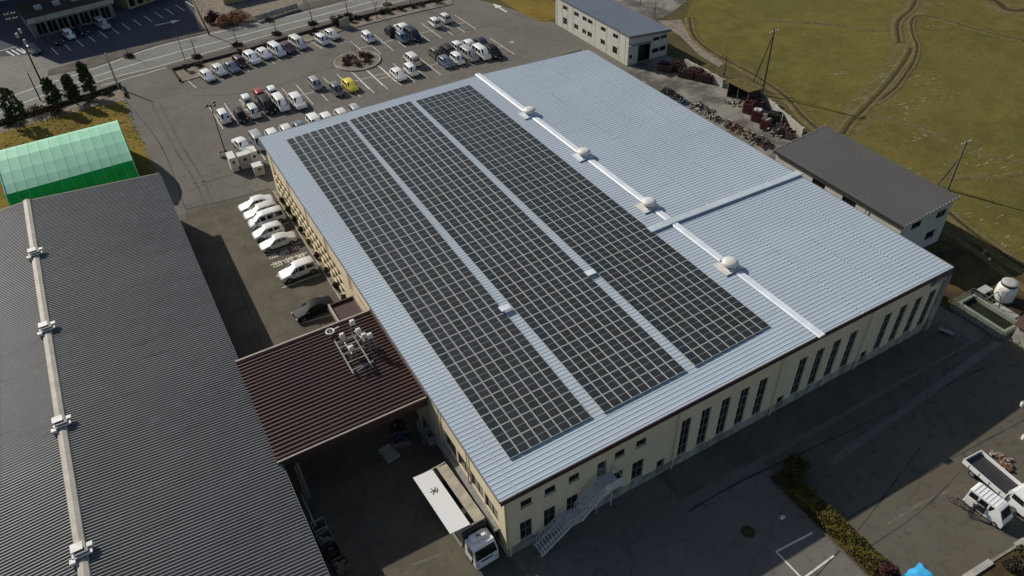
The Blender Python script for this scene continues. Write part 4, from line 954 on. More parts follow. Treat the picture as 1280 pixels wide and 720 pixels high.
for k, c_, l, p in [
 ('hatchback','white','white hatchback at the west end of the kerbside row', (14.76,136.39)),
 ('hatchback','pearl','second kerbside car, a white hatchback left of the grey one', (17.12,137.51)),
 ('sedan','bluegrey','blue grey sedan in the kerbside row between white and maroon cars', (19.32,137.79)),
 ('kei','maroon','maroon small car in the kerbside row', (21.09,138.81)),
 ('suv','white','white estate to the right of the maroon car in the kerbside row', (23.47,139.25)),
 ('hatchback','white','small white hatchback just left of the big kerbside minivan', (25.87,139.91)),
 ('minivan','white','large white minivan in the middle of the kerbside row', (28.29,139.96)),
 ('sedan','purple','dark purple sedan squeezed between two tall white kerbside vans', (30.36,140.27)),
 ('minivan','pearl','tall pearl white van closing the long kerbside run of cars', (32.64,140.91)),
 ('kei','white','little white car past the empty kerbside bay', (37.00,139.69)),
 ('hatchback','pearl','white hatchback at the east end of the kerbside row beside a shrub', (39.44,141.21))]:
    car(k, c_, l, p, HA, gA)
HB_ = -88
for k, c_, l, p, h in [
 ('kei','white','white mini car next to the lamp post in the double row', (13.44,119.10), HB_),
 ('kei','dark','dark mini car, second from the lamp post', (15.83,118.15), HB_),
 ('kei','white','white flatbed style mini car in the upper half of the double row', (18.07,122.93), 90),
 ('kei','pearl','pearl mini car directly below the flatbed style one', (18.01,118.14), HB_),
 ('kei','red','red car at the top of the double row', (20.43,123.24), HB_),
 ('minivan','black','black van parked right in front of the red car', (20.40,119.17), HB_),
 ('kei','white','white mini truck shaped car behind the white minivan right of the black van', (22.56,123.56), 90),
 ('minivan','white','white minivan to the right of the black van', (22.55,118.57), HB_),
 ('suv','white','big white estate standing alone with empty bays to its right', (25.10,117.70), HB_),
 ('kei','silver','silver boxy mini car two bays left of the yellow car', (29.68,122.34), HB_),
 ('kei','grey','dark grey mini car directly left of the yellow car', (32.00,118.26), HB_),
 ('hatchback','yellow','bright yellow hatchback at the east end of the double row', (34.50,118.54), HB_)]:
    car(k, c_, l, p, h, gB)
for k, c_, l, p in [
 ('minivan','silver','silver van half hidden behind the north west roof corner', (15.98,108.25)),
 ('hatchback','white','white car peeping over the roof edge right of the silver van', (18.36,108.56)),
 ('hatchback','pearl','second white car peeping over the roof edge', (20.64,108.67)),
 ('sedan','bluegrey','blue grey car between white ones behind the roof edge', (22.75,108.92)),
 ('suv','white','white estate peeping over the roof edge right of the blue grey car', (25.21,108.96)),
 ('hatchback','white','white hatchback behind the roof edge, left of the last pair', (27.15,108.91)),
 ('hatchback','pearl','white car behind the roof edge before the silver one', (29.63,108.83)),
 ('kei','silver','silver car at the east end of the row behind the roof edge', (31.88,108.76))]:
    car(k, c_, l, p, HB_, gC)
car('sedan','white','white sedan parked behind the pale vending cabins', (13.66,108.77), -80)
for k, c_, l, p, h in [
 ('kei','white','white mini car near the round planter island', (44.63,135.77), HB_),
 ('kei','black','black mini car left of the white roofed estate', (49.29,135.99), 90),
 ('suv','white','white estate surrounded by dark cars near the planting strip', (51.78,136.15), 90),
 ('kei','bluegrey','blue grey mini car in front of the white estate', (49.98,132.06), HB_),
 ('minivan','navy','navy van beside the blue grey mini car', (52.17,132.14), HB_),
 ('kei','white','left one of the two white cars by the empty north east bays', (58.16,135.07), 90),
 ('kei','pearl','right one of the two white cars by the empty north east bays', (60.82,135.93), 90)]:
    car(k, c_, l, p, h, gD)
for k, c_, l, p, h in [
 ('hatchback','white','white hatchback at the west end of the bays by the roof', (43.03,117.75), HB_),
 ('kei','white','white small car just right of the westmost hatchback by the roof', (45.54,117.96), HB_),
 ('minivan','pearl','tall pearl van behind the two white cars by the roof', (47.46,121.99), 90),
 ('kei','olive','dark olive boxy car at the upper left of the dense car cluster', (52.12,122.09), 90),
 ('minivan','dark','dark van with the silver front car before it in the dense cluster', (54.30,121.64), 90),
 ('kei','white','white small car in the back line of the dense cluster', (56.62,122.38), 90),
 ('hatchback','white','white hatchback in the back line left of the black sedan', (58.90,122.33), 90),
 ('sedan','navy','navy sedan at the upper right of the dense cluster', (61.21,121.82), 90),
 ('hatchback','bluegrey','blue grey hatchback at the front left of the dense cluster', (52.10,117.81), HB_),
 ('kei','white','white small car in the front line beside the blue grey hatchback', (54.31,117.50), HB_),
 ('minivan','silver','silver van in the front line of the dense cluster', (56.83,118.02), HB_),
 ('minivan','white','tall white van in the front line of the dense cluster', (59.05,117.33), HB_),
 ('suv','black','large black off-roader at the right end of the dense cluster', (60.96,116.64), HB_)]:
    car(k, c_, l, p, h, gE)
for k, c_, l, p, h in [
 ('sedan','white','northernmost white sedan in the side lot', (11.02,92.04), 181),
 ('suv','pearl','second car in the side lot, pale estate behind the white minivan', (11.08,89.55), 181),
 ('minivan','white','white minivan in the side lot', (11.20,87.47), 181),
 ('hatchback','white','white hatchback between the minivan and the silver sedan', (10.61,84.79), 181),
 ('sedan','pearl','southernmost of the five closely parked white cars in the side lot', (11.03,82.01), 181),
 ('suv','white','white estate standing alone beside the painted visitor bays', (11.40,74.92), 183),
 ('sedan','black','black sedan beside the brown annex', (10.69,67.43), 184)]:
    car(k, c_, l, p, h, gF)
for k, c_, l, p, h in [
 ('sedan','dark','dark sedan in the shaded shop car park', (-6.71,170.65), -75),
 ('kei','white','small white car in the shaded shop car park', (-4.18,171.27), -75),
 ('kei','black','black small car right of the white one at the shaded shop', (-1.74,172.00), -75),
 ('minivan','silver','silver van nosing up to the glazed shop front', (2.30,173.14), -75),
 ('sedan','grey','grey car at the west corner of the shaded shop', (-11.03,168.13), -75)]:
    car(k, c_, l, p, h, 'cars at the shaded shop')

# ---------------------------------------------------------------- wing-body lorry at the loading yard
tk = thing('box_truck', 'white wing-body lorry with raised left wing roof beside the cream wall', 'lorry', (12.55, 34.5, .035), R(3.)); tk.scale = (1.04,1.02,1.04)
cab = MB(); Wc = 1.04
sec = [(-4.35,.55),(-4.3,1.5),(-4.05,2.35),(-3.85,2.5),(-2.75,2.5),(-2.65,2.3),(-2.65,.55)]
vs = []; 
for s, sc_ in ((-1,1),(1,1)):
    for (y, z) in sec: vs.append((s*(Wc if z < 1.6 else Wc-.08), y, z))
n = len(sec); cab.add(vs, [tuple(range(n-1,-1,-1)), tuple(range(n,2*n))]+[(i,(i+1)%n,n+(i+1)%n,n+i) for i in range(n)], 0)
cab.build('cab', M['white_paint'], tk)
q = MB(); q.add([(-.95,-4.33,1.42),(.95,-4.33,1.42),(.86,-4.075,2.36),(-.86,-4.075,2.36)],[(0,1,2,3)]); q.build('windscreen', M['carglass'], tk)
for s in (1,-1):
    q = MB(); q.add([(s*(Wc+.0)*.968+.0,-4.1,1.5),(s*Wc*.968,-3.15,1.5),(s*Wc*.945,-3.15,2.2),(s*Wc*.945,-3.9,2.2)],[(0,1,2,3)]); q.v = [(v[0]+s*.04,v[1],v[2]) for v in q.v]; q.build('side_window', M['carglass'], tk)
    q = MB(); q.box(s*.8-.14, s*.8+.14, -4.40, -4.34, .7, .95); q.build('headlight', M['lamp_glass'], tk)
    q = MB(); q.box(s*1.2-.06, s*1.2+.06, -4.25, -4.15, 1.4, 1.85); q.bar((s*1.0,-4.1,1.9),(s*1.2,-4.2,1.85),.03,.03); q.build('mirror', M['black_plastic'], tk)
q = MB(); q.box(-1.0,1.0,-4.42,-4.3,.38,.68); q.build('bumper', M['white_paint'], tk)
q = MB(); q.box(-.5,.5,-4.36,-4.33,.98,1.15); q.build('grille', M['black_plastic'], tk)
q = MB(); q.bar((-.2,-3.35,2.79),(.05,-2.95,2.79),.05,.015); q.bar((.15,-3.35,2.79),(-.12,-3.0,2.79),.05,.015); q.bar((-.25,-3.1,2.79),(.2,-3.2,2.79),.05,.015); q.build('cab_roof_mark', M['black_plastic'], tk)
q = MB(); q.rbox(0,-3.1,2.5,1.5,.85,.28,ch=.1,tap=.12); q.build('roof_deflector', M['white_paint'], tk)
q = MB(); q.box(-.95,.95,-2.62,-2.42,.9,3.1); q.build('bulkhead_gap', M['dark_metal'], tk)
q = MB(); q.box(-.4,.4,-4.2,4.1,.55,.85); q.box(-1.08,1.08,-2.35,4.1,.86,1.02); q.build('chassis', M['dark_metal'], tk)
q = MB(); q.box(-1.1,1.1,-2.4,-2.32,1.02,3.3); q.build('headboard', M['ivory'], tk); q = MB(); q.box(-1.1,1.1,4.02,4.1,1.02,3.3); q.build('tailboard', M['ivory'], tk)
q = MB(); q.box(-1.14,-1.09,-2.3,4.0,.75,1.3); q.build('dropside', M['ivory'], tk)
q = MB(); q.box(1.09,1.14,-2.3,4.0,.75,3.2)
for i in range(13):
    y0 = -2.3+i*6.3/13; q.add([(.22,y0,3.3),(1.12,y0,3.2+.03*math.sin(i*1.7)),(1.12,y0+6.3/13,3.2+.03*math.sin(i*1.7+1.7)),(.22,y0+6.3/13,3.3)],[(0,1,2,3)])
q.build('tarpaulin', M['ivory'], tk)
q = MB(); q.add([(-.2,-2.4,3.45),(-.2,3.85,3.45),(-1.95,3.85,3.7),(-1.95,-2.4,3.7),(-.2,-2.4,3.5),(-.2,3.85,3.5),(-1.95,3.85,3.77),(-1.95,-2.4,3.77)],[(0,1,2,3),(7,6,5,4),(0,4,5,1),(1,5,6,2),(2,6,7,3),(3,7,4,0)])
wg = q.build('wing_roof', M['white_paint'], tk)
q = MB()
def zr(x): return 3.5-(x+.2)*.154+.012
for a, b in (((-1.35,1.5),(-.85,2.1)),((-.95,1.5),(-1.25,2.15)),((-1.45,1.85),(-.8,1.75)),((-.9,1.6),(-.75,1.95))): q.bar((a[0],a[1],zr(a[0])),(b[0],b[1],zr(b[0])),.07,.015)
q.build('roof_mark', M['rust'], wg)
for y, dbl in ((-3.3,0),(2.3,1)):
    for s in (1,-1):
        q = MB(); xo = s*1.0; nn = 16
        for (r_, xa, xb, mm) in ((.45, s*.72, s*1.02, 0), (.27, s*1.02, s*1.03, 1)):
            v = [(xa, y+r_*math.cos(2*math.pi*i/nn), .45+r_*math.sin(2*math.pi*i/nn)) for i in range(nn)]+[(xb, y+r_*math.cos(2*math.pi*i/nn), .45+r_*math.sin(2*math.pi*i/nn)) for i in range(nn)]
            q.add(v, [(i,(i+1)%nn,nn+(i+1)%nn,nn+i) for i in range(nn)]+[tuple(range(nn,2*nn))], mm)
        q.build('wheel', [M['rubber'], M['rim']], tk)
# ---------------------------------------------------------------- white dropside lorry at the right edge
def wheel(parent, x, y, r_, w, s, name='wheel'):
    q = MB(); nn = 16
    for (rr, ya, yb, mm) in ((r_, y-s*w, y, 0), (r_*.6, y, y+s*.01, 1)):
        v = [(x+rr*math.cos(2*math.pi*i/nn), ya, r_+rr*math.sin(2*math.pi*i/nn)) for i in range(nn)]+[(x+rr*math.cos(2*math.pi*i/nn), yb, r_+rr*math.sin(2*math.pi*i/nn)) for i in range(nn)]
        q.add(v, [(i,(i+1)%nn,nn+(i+1)%nn,nn+i) for i in range(nn)]+[tuple(range(nn,2*nn))], mm)
    q.build(name, [M['rubber'], M['rim']], parent)
pk = thing('flatbed_truck', 'white dropside flatbed lorry with an empty dark load bed', 'lorry', (54.0, 14.4, .04), R(-94))
q = MB(); q.box(-2.2,1.95,-.98,.98,.86,.92); q.build('load_bed', M['dark_metal'], pk)
for a in ((-2.25,-2.18,-1.03,1.03),(1.9,1.97,-1.03,1.03),(-2.18,1.9,-1.03,-.98),(-2.18,1.9,.98,1.03)):
    q = MB(); q.box(*a,.8,1.28); q.build('dropside', M['white_paint'], pk)
q = MB(); q.bar((1.93,-1.03,1.3),(1.93,1.03,1.3),.08,.12); 
for y in (-.9,-.3,.3,.9): q.bar((1.93,y,1.2),(1.93,y,1.75),.05,.05)
q.bar((1.93,-.95,1.75),(1.93,.95,1.75),.06,.06); q.build('headboard', M['white_paint'], pk)
q = MB()
for y in (-1.045,1.045):
    for x in (-1.6,-.6,.4,1.4): q.box(x-.03,x+.03,y-.008,y+.008,.82,1.24)
q.build('hinges', M['steel'], pk)
q = MB(); sec = [(2.05,.5),(2.05,1.98),(2.2,2.05),(3.1,2.05),(3.3,1.95),(3.72,1.25),(3.75,.5)]
vs = []
for s in (-1,1):
    for (x, z) in sec: vs.append((x, s*(.88 if z < 1.4 else .8), z))
n = len(sec); q.add(vs, [tuple(range(n-1,-1,-1)), tuple(range(n,2*n))]+[(i,(i+1)%n,n+(i+1)%n,n+i) for i in range(n)], 0); q.build('cab', M['white_paint'], pk)
for s in (1,-1):
    q = MB(); q.add([(2.25,s*.87,1.35),(3.4,s*.87,1.35),(3.2,s*.825,1.88),(2.25,s*.825,1.88)],[(0,1,2,3)]); q.build('side_window', M['carglass'], pk)
q = MB(); q.add([(3.70,-.76,1.32),(3.70,.76,1.32),(3.36,.72,1.88),(3.36,-.72,1.88)],[(0,1,2,3)]); q.build('windscreen', M['carglass'], pk)
q = MB(); q.box(-2.0,3.4,-.35,.35,.5,.8); q.build('chassis', M['dark_metal'], pk)
for x in (-1.2,2.9):
    for s in (1,-1): wheel(pk, x, s*.88, .34, .2, s)
# ---------------------------------------------------------------- white kei van with open side door
kv = thing('kei_van', 'small white van with ribbed roof, rear lamps and an open sliding door', 'van', (51.05, 12.75, .04), R(-87))
q = MB(); Lk, Wk, Hk = 3.4, 1.46, 1.9
sec = [(-1.7,.3),(-1.7,1.0),(-1.62,1.8),(-1.45,1.88),(.75,1.9),(1.0,1.82),(1.5,1.05),(1.68,.85),(1.7,.3)]
rings = []
for (x, z) in sec: pass
vs = []
for s in (-1,1):
    for (x, z) in sec: vs.append((x, s*(Wk/2 if z < 1.2 else Wk/2-.1), z))
n = len(sec); q.add(vs, [tuple(range(n-1,-1,-1)), tuple(range(n,2*n))]+[(i,(i+1)%n,n+(i+1)%n,n+i) for i in range(n)], 0)
for i in range(7): q.box(-1.35+i*.32, -1.29+i*.32, -.6, .6, 1.88, 1.925)
kb = q.build('body', M['white_paint'], kv)
for s in (1,-1):
    for (a, b) in ((-1.5,-.75),(-.65,.1),(.2,.95)):
        q = MB(); q.add([(a,s*(Wk/2-.035),1.15),(b,s*(Wk/2-.035),1.15),(b-.03,s*(Wk/2-.085),1.72),(a+.03,s*(Wk/2-.085),1.72)],[(0,1,2,3)]); q.build('side_window', M['carglass'], kv)
q = MB(); q.add([(1.46,-.6,1.15),(1.46,.6,1.15),(1.06,.55,1.76),(1.06,-.55,1.76)],[(0,1,2,3)]); q.v = [(v[0]+.02,v[1],v[2]+.01) for v in q.v]; q.build('windscreen', M['carglass'], kv)
q = MB(); q.add([(-1.705,-.58,1.05),(-1.705,.58,1.05),(-1.65,.52,1.68),(-1.65,-.52,1.68)],[(0,1,2,3)]); q.build('rear_window', M['carglass'], kv)
q = MB(); q.box(-.65,.12,-Wk/2-.012,-Wk/2-.004,.38,1.14); q.build('door_opening', M['dark_metal'], kv)
q = MB(); q.box(-1.5,-.7,-Wk/2-.09,-Wk/2-.04,.35,1.15); q.build('sliding_door', M['white_paint'], kv)
for s in (1,-1):
    q = MB(); q.box(1.6,1.72,s*.55-.12,s*.55+.12,.68,.86); q.build('headlight', M['lamp_glass'], kv)
    q = MB(); q.box(-1.725,-1.69,s*.6-.06,s*.6+.06,.6,1.0); q.build('tail_light', M['lamp_red'], kv)
    for x in (-1.05,1.15): wheel(kv, x, s*(Wk/2+.015), .27, .16, s)

# ================================================================ PEOPLE (dark clothed man leaning at the open van door)
def person(name, label, joints, edges, radii, loc, rz, hair=True):
    root = thing(name, label, 'person', loc, rz)
    me = bpy.data.meshes.new('body'); names = list(joints); me.from_pydata([joints[k] for k in names], [(names.index(a), names.index(b)) for a, b in edges], [])
    ob = bpy.data.objects.new('body', me); COL.objects.link(ob)
    sk = ob.modifiers.new('s', 'SKIN'); sk.use_smooth_shade = True
    for i, k in enumerate(names): me.skin_vertices[0].data[i].radius = (radii[k], radii[k])
    for i, k in enumerate(names): me.skin_vertices[0].data[i].use_root = (k == 'pelvis')
    sb = ob.modifiers.new('u', 'SUBSURF'); sb.levels = 1; sb.render_levels = 1
    dg = bpy.context.evaluated_depsgraph_get(); dg.update(); m2 = bpy.data.meshes.new_from_object(ob.evaluated_get(dg))
    ob.modifiers.clear(); old = ob.data; ob.data = m2; bpy.data.meshes.remove(old)
    m2.materials.clear(); m2.materials.append(M['cloth_dark']); m2.materials.append(M['skin'])
    hz = joints['head'][2]-.13
    hands = [Vector(joints[k]) for k in names if k.startswith('hand') or k.startswith('f_')]
    for p in m2.polygons:
        if p.center.z > hz or any((p.center-h).length < .07 for h in hands): p.material_index = 1
    ob.parent = root
    if hair:
        h = Vector(joints['head']); q = MB(); 
        q.lathe(0, 0, [(.105,-.01),(.108,.04),(.092,.09),(.05,.125),(.01,.135)], 14)
        q.v = [(v[0]+h.x-.012, v[1]+h.y, v[2]+h.z) for v in q.v]; q.build('hair', M['hair'], root)
    return root
J = {'pelvis':(0,0,.93),'spine':(.1,0,1.12),'chest':(.22,0,1.3),'neck':(.33,0,1.43),'head':(.42,0,1.55),'headt':(.46,0,1.65),'nose':(.52,0,1.54),
 'shl':(.25,.19,1.36),'ell':(.42,.24,1.13),'wrl':(.62,.18,1.1),'handl':(.69,.17,1.1),'shr':(.25,-.19,1.36),'elr':(.4,-.25,1.12),'wrr':(.6,-.2,1.05),'handr':(.67,-.19,1.05),
 'hipl':(0,.1,.88),'knl':(.06,.12,.48),'anl':(-.02,.13,.09),'tol':(.16,.14,.04),'hipr':(0,-.1,.88),'knr':(-.05,-.12,.48),'anr':(-.18,-.13,.09),'tor':(0,-.14,.04)}
E_ = [('pelvis','spine'),('spine','chest'),('chest','neck'),('neck','head'),('head','headt'),('head','nose'),('chest','shl'),('shl','ell'),('ell','wrl'),('wrl','handl'),('chest','shr'),('shr','elr'),('elr','wrr'),('wrr','handr'),
 ('pelvis','hipl'),('hipl','knl'),('knl','anl'),('anl','tol'),('pelvis','hipr'),('hipr','knr'),('knr','anr'),('anr','tor')]
RD_ = {'pelvis':.15,'spine':.14,'chest':.16,'neck':.055,'head':.095,'headt':.075,'nose':.02,'shl':.075,'ell':.05,'wrl':.033,'handl':.04,'shr':.075,'elr':.05,'wrr':.033,'handr':.04,'hipl':.095,'knl':.062,'anl':.042,'tol':.035,'hipr':.095,'knr':.062,'anr':.042,'tor':.035}
for side, s in (('l',1),('r',-1)):
    hx, hy, hz_ = J['hand'+side]
    for i, (dy, ln) in enumerate(((-.03,.07),(-.01,.085),(.012,.08),(.032,.065))):
        J['f_%s%d' % (side,i)] = (hx+.035, hy+dy, hz_); J['f_%s%db' % (side,i)] = (hx+.035+ln, hy+dy*1.15, hz_-.02)
        E_ += [('hand'+side,'f_%s%d' % (side,i)),('f_%s%d' % (side,i),'f_%s%db' % (side,i))]; RD_['f_%s%d' % (side,i)] = .011; RD_['f_%s%db' % (side,i)] = .009
    J['f_%st' % side] = (hx+.02, hy-s*.05, hz_+.01); E_.append(('hand'+side,'f_%st' % side)); RD_['f_%st' % side] = .012
person('person', 'person in dark clothes bending in at the open door of the small white van', J, E_, RD_, (49.62, 13.2, .04), R(8))
pk.scale=(1,1.06,1)
bk = thing('bicycle', 'dark bicycle propped behind the person at the small white van', 'bicycle', (49.6, 14.3, .04), R(-75))
for x in (-.5,.5):
    q = MB()
    for i in range(18):
        a, b = i/18*2*math.pi, (i+1)/18*2*math.pi
        q.tube((x+.31*math.cos(a),0,.33+.31*math.sin(a)),(x+.31*math.cos(b),0,.33+.31*math.sin(b)),.022,n=5)
    for i in range(6): a = i/6*math.pi; q.tube((x-.3*math.cos(a),0,.33-.3*math.sin(a)),(x+.3*math.cos(a),0,.33+.3*math.sin(a)),.005,n=3)
    q.build('wheel', M['rubber'], bk)
q = MB()
for a, b in (((-.5,.33),(-.1,.35)),((-.1,.35),(-.2,.8)),((-.1,.35),(.32,.78)),((-.2,.75),(.3,.82)),((-.5,.33),(-.2,.75)),((.5,.33),(.28,.95))): q.tube((a[0],0,a[1]),(b[0],0,b[1]),.02,n=6)
q.build('frame', M['black_plastic'], bk)
q = MB(); q.tube((.26,-.25,1.0),(.26,.25,1.0),.016,n=6); q.build('handlebar', M['black_plastic'], bk)
q = MB(); q.rbox(-.22,0,.82,.26,.14,.06,ch=.015); q.build('saddle', M['black_plastic'], bk)
# ================================================================ VEGETATION
def leaf_cloud(mb, c, rad, n, size, squash=1., bias=.6, lump=6, m=0):
    """n small leaf quads gathered in clumps inside an ellipsoid, leaving gaps between clumps"""
    cl = []
    for _ in range(lump):
        while 1:
            v = Vector([random.uniform(-1,1) for _ in range(3)])
            if .25 < v.length < 1: break
        cl.append(v*random.uniform(.75,1.))
    for _ in range(n):
        k = random.choice(cl)
        d = Vector([random.gauss(0,1) for _ in range(3)]).normalized()*random.random()**bias*.42
        p = k*.78+d
        p = Vector((c[0]+p.x*rad[0], c[1]+p.y*rad[1], max(c[2]+p.z*rad[2], .06)))
        a = Vector([random.gauss(0,1) for _ in range(3)]).normalized(); b = a.orthogonal().normalized(); s = size*random.uniform(.6,1.3)
        mb.add([p-a*s-b*s*.5, p+a*s-b*s*.5, p+a*s+b*s*.5, p-a*s+b*s*.5], [(0,1,2,3)], m)
def shrub(pos, w, h, label, group=None, m='shrub', n=260, name='shrub'):
    t = thing(name, label, 'shrub', (pos[0], pos[1], .14), 0, group)
    q = MB()
    for i in range(5):
        a = i*1.3; q.tube((0,0,0),(w*.3*math.cos(a), w*.3*math.sin(a), h*.5),.03,.012,n=4)
    q.build('stems', M['bark'], t)
    q = MB(); leaf_cloud(q, (0,0,h*.5), (w*.62,w*.62,h*.6), int(n*1.6), .1, lump=12, bias=.5); q.build('foliage', M[m], t)
    return t
def conifer(pos, h, w, label, m='conifer'):
    t = thing('conifer_tree', label, 'tree', (pos[0], pos[1], .05), 0, 'conifers on the lawn edge')
    q = MB(); q.tube((0,0,0),(.1,.05,h*.9),.16,.04,n=7); q.build('trunk', M['bark'], t)
    q = MB()
    for i in range(95):
        z = h*(.22+.74*random.random()); r_ = w*.5*(1-((z/h-.45)/.6)**2)*random.uniform(.55,1.05); a = random.uniform(0,6.28)
        c = (r_*.7*math.cos(a), r_*.7*math.sin(a), z)
        leaf_cloud(q, c, (.55,.55,.6), 55, .1, lump=4)
    q.build('crown', M[m], t); return t
def bare_tree(pos, h, label, group=None, spread=.5, m='twig', lean=(0,0), depth=4, name='bare_tree'):
    t = thing(name, label, 'tree', (pos[0], pos[1], .08), 0, group)
    q = MB(); top = Vector((lean[0], lean[1], h*.45)); q.tube((0,0,0), top, .11*h/5, .07*h/5, n=6); q.tube(top, (lean[0]*1.6, lean[1]*1.6, h*.8), .07*h/5, .03*h/5, n=6)
    q.build('trunk', M['bark'], t); q = MB()
    def br(p, d, L_, r_, k):
        e = p+d*L_; q.tube(p, e, r_, r_*.55, n=4)
        if k == 0: return
        for _ in range(3):
            dd = (d+Vector([random.gauss(0,spread) for _ in range(3)])+Vector((0,0,.15))).normalized(); br(p+d*L_*random.uniform(.5,1), dd, L_*.62, r_*.5, k-1)
    for k in range(7):
        z = h*(.35+.08*k); p = Vector((lean[0]*z/h*1.6, lean[1]*z/h*1.6, z)); a = random.uniform(0,6.28)
        br(p, Vector((math.cos(a)*.8, math.sin(a)*.8, .75)).normalized(), h*.22, .022*h/5, depth-2)
    q.build('branches', M[m], t); return t
conifer((-15.17,136.11), 6.6, 4.4, 'broad dark conifer at the west end of the lawn edge')
conifer((-9.31,138.72), 5.6, 2.9, 'dense dark conifer second from the west on the lawn edge')
conifer((-6.40,139.17), 5.4, 2.8, 'brownish conifer between two greener ones on the lawn edge', 'conifer2')
conifer((-3.63,140.10), 6.4, 2.9, 'tallest slim conifer nearest the lot entrance on the lawn edge')
gS = 'shrubs on the gravel bed by the lawn'
for i, (p, w, h, l, m) in enumerate([((-1.76,140.63),2.2,.8,'low flat shrub on the gravel bed nearest the lot entrance','shrub'),((-4.50,139.28),2.,.9,'grey green shrub under the tallest slim conifer','hedge_dark'),
 ((-9.92,137.46),3.2,1.1,'wide purple shrub mass below the dense conifer','red_shrub'),((-12.45,139.15),3.6,1.3,'green spreading shrub between the west and second conifers','hedge_dark'),((-15.67,137.71),2.6,1.2,'dark shrub under the broad west conifer','shrub'),
 ((-17.08,137.69),2.2,1.1,'dark shrub at the far west end of the bed','shrub'),((-6.56,142.42),3.2,1.2,'reddish shrub mass behind the brownish conifer','red_shrub')]): shrub(p, w, h, l, gS, m, 420)
gK = 'shrubs along the kerbside planting strip'
for i, (p, w, h, l, m) in enumerate([((12.15,141.80),1.3,1.3,'upright shrub at the west corner of the kerb strip','shrub'),((14.56,142.77),2.,.7,'flat dark shrub just left of the first kerbside hatchback','shrub'),
 ((22.11,143.22),1.8,.9,'purple shrub behind the maroon kerbside car','red_shrub'),((27.56,143.81),1.8,.9,'shrub behind the large white kerbside minivan','shrub'),((36.28,145.08),1.,1.,'left of two small shrubs beside the empty kerbside bay','shrub'),
 ((37.52,145.87),1.1,.8,'right of two small shrubs beside the empty kerbside bay','shrub'),((45.23,146.60),1.3,1.3,'shrub just right of the pale sign board on the strip','shrub'),((46.63,147.13),1.5,.7,'flat shrub between sign board and strip tree','shrub'),
 ((48.23,146.01),1.4,.8,'round shrub left of the bushy strip tree','shrub'),((51.93,147.01),1.3,.7,'small shrub right of the bushy strip tree','shrub'),((53.40,146.76),2.2,1.,'wide shrub in the middle of the east strip','shrub'),
 ((55.95,146.54),1.5,.8,'round shrub near the middle of the east strip','shrub'),((58.67,146.22),1.5,.7,'reddish shrub near the east end tree','red_shrub'),((60.36,146.37),1.8,.7,'flat shrub below the east end tree','shrub'),((63.73,146.17),2.6,1.3,'big dark shrub at the east tip of the strip','shrub')]): shrub(p, w, h, l, gK, m, 240)
shrub((42.37,146.12), 2.6, 2.4, 'tall round purple bush beside the pale sign board', None, 'red_shrub', 900)
sb = thing('sign_board', 'plain pale board standing in the kerb strip beside a purple bush', 'sign', (*(43.20,144.32), .14), R(8))
q = MB(); q.box(-1.,1.,-.05,.05,.35,1.9); q.build('panel', M['pale_concrete'], sb)
for x in (-.8,.8):
    q = MB(); q.box(x-.05,x+.05,-.04,.04,0,.35); q.build('leg', M['dark_metal'], sb)
# street trees
gT = 'bare young trees along the pavement'
for p, h, l in [((15.09,147.18),4.6,'bare street tree nearest the west corner of the car park'),((22.98,148.31),3.9,'bare street tree, second along the pavement from the car park corner'),((30.89,149.29),4.2,'bare street tree in the middle of the pavement behind the big white minivan'),
                ((38.53,150.29),4.8,'bare street tree behind the last run of kerbside cars'),((46.07,150.61),4.8,'bare street tree near the pale sign board'),((54.95,151.29),4.6,'bare street tree near the top edge of the pavement'),
                ((4.28,155.02),4.2,'bare tree on the far pavement facing the shaded shop car park')]:
    bare_tree(p, h, l, gT, .35)
    q = MB(); q.lathe(p[0], p[1], [(1.0,.1),(.95,.2)], 12); tag(q.build('tree_pit', M['dark_soil']), kind='structure')
for p, l in [((15.01,146.81),'low shrub at the foot of the tree by the car park corner'),((22.93,148.12),'low shrub at the foot of the second street tree'),((30.83,149.09),'low shrub at the foot of the middle street tree'),((38.39,149.89),'low shrub at the foot of the tree behind the last kerbside cars'),((45.91,150.20),'low shrub at the foot of the tree near the sign board'),((4.35,154.54),'low shrub at the foot of the far pavement tree'),((31.47,156.73),'low shrub on the far pavement')]:
    shrub(p, 1.8, .55, l, 'shrubs at the feet of street trees', 'shrub', 200)
bare_tree((19.64,156.63), 8.5, 'large bare tree on the corner beyond the road', None, .5, 'twig', (-.6,.3), 5)
bare_tree((50.29,145.58), 4.2, 'bushy brown twigged tree on the kerb strip', None, .6, 'red_shrub', (0,0), 5)
bare_tree((58.35,146.71), 4.8, 'brown twigged tree near the east end of the kerb strip', None, .6, 'red_shrub', (0,0), 5)
bare_tree((39.53,128.36), 3.6, 'small bare tree in the round planter island', None, .6, 'red_shrub', (0,0), 5)
bare_tree((89.01,87.30), 5., 'leafless tree behind the pale yard wall', None, .7, 'twig', (0,0), 5)
bare_tree((95.53,114.34), 4., 'leafless tree beside the concrete track behind the white warehouse', None, .7, 'twig', (0,0), 5)
bare_tree((96.81,120.60), 4., 'leafless bush at the top edge behind the white warehouse', None, .7, 'twig', (0,0), 5)
for i in range(7):
    a = i/7*2*math.pi; shrub((ISL[0]+2.3*math.cos(a), ISL[1]+1.9*math.sin(a)), 1.9, .8, 'dark low shrub ringing the small tree in the round planter', 'shrubs ringing the round planter island', 'red_shrub', 200)
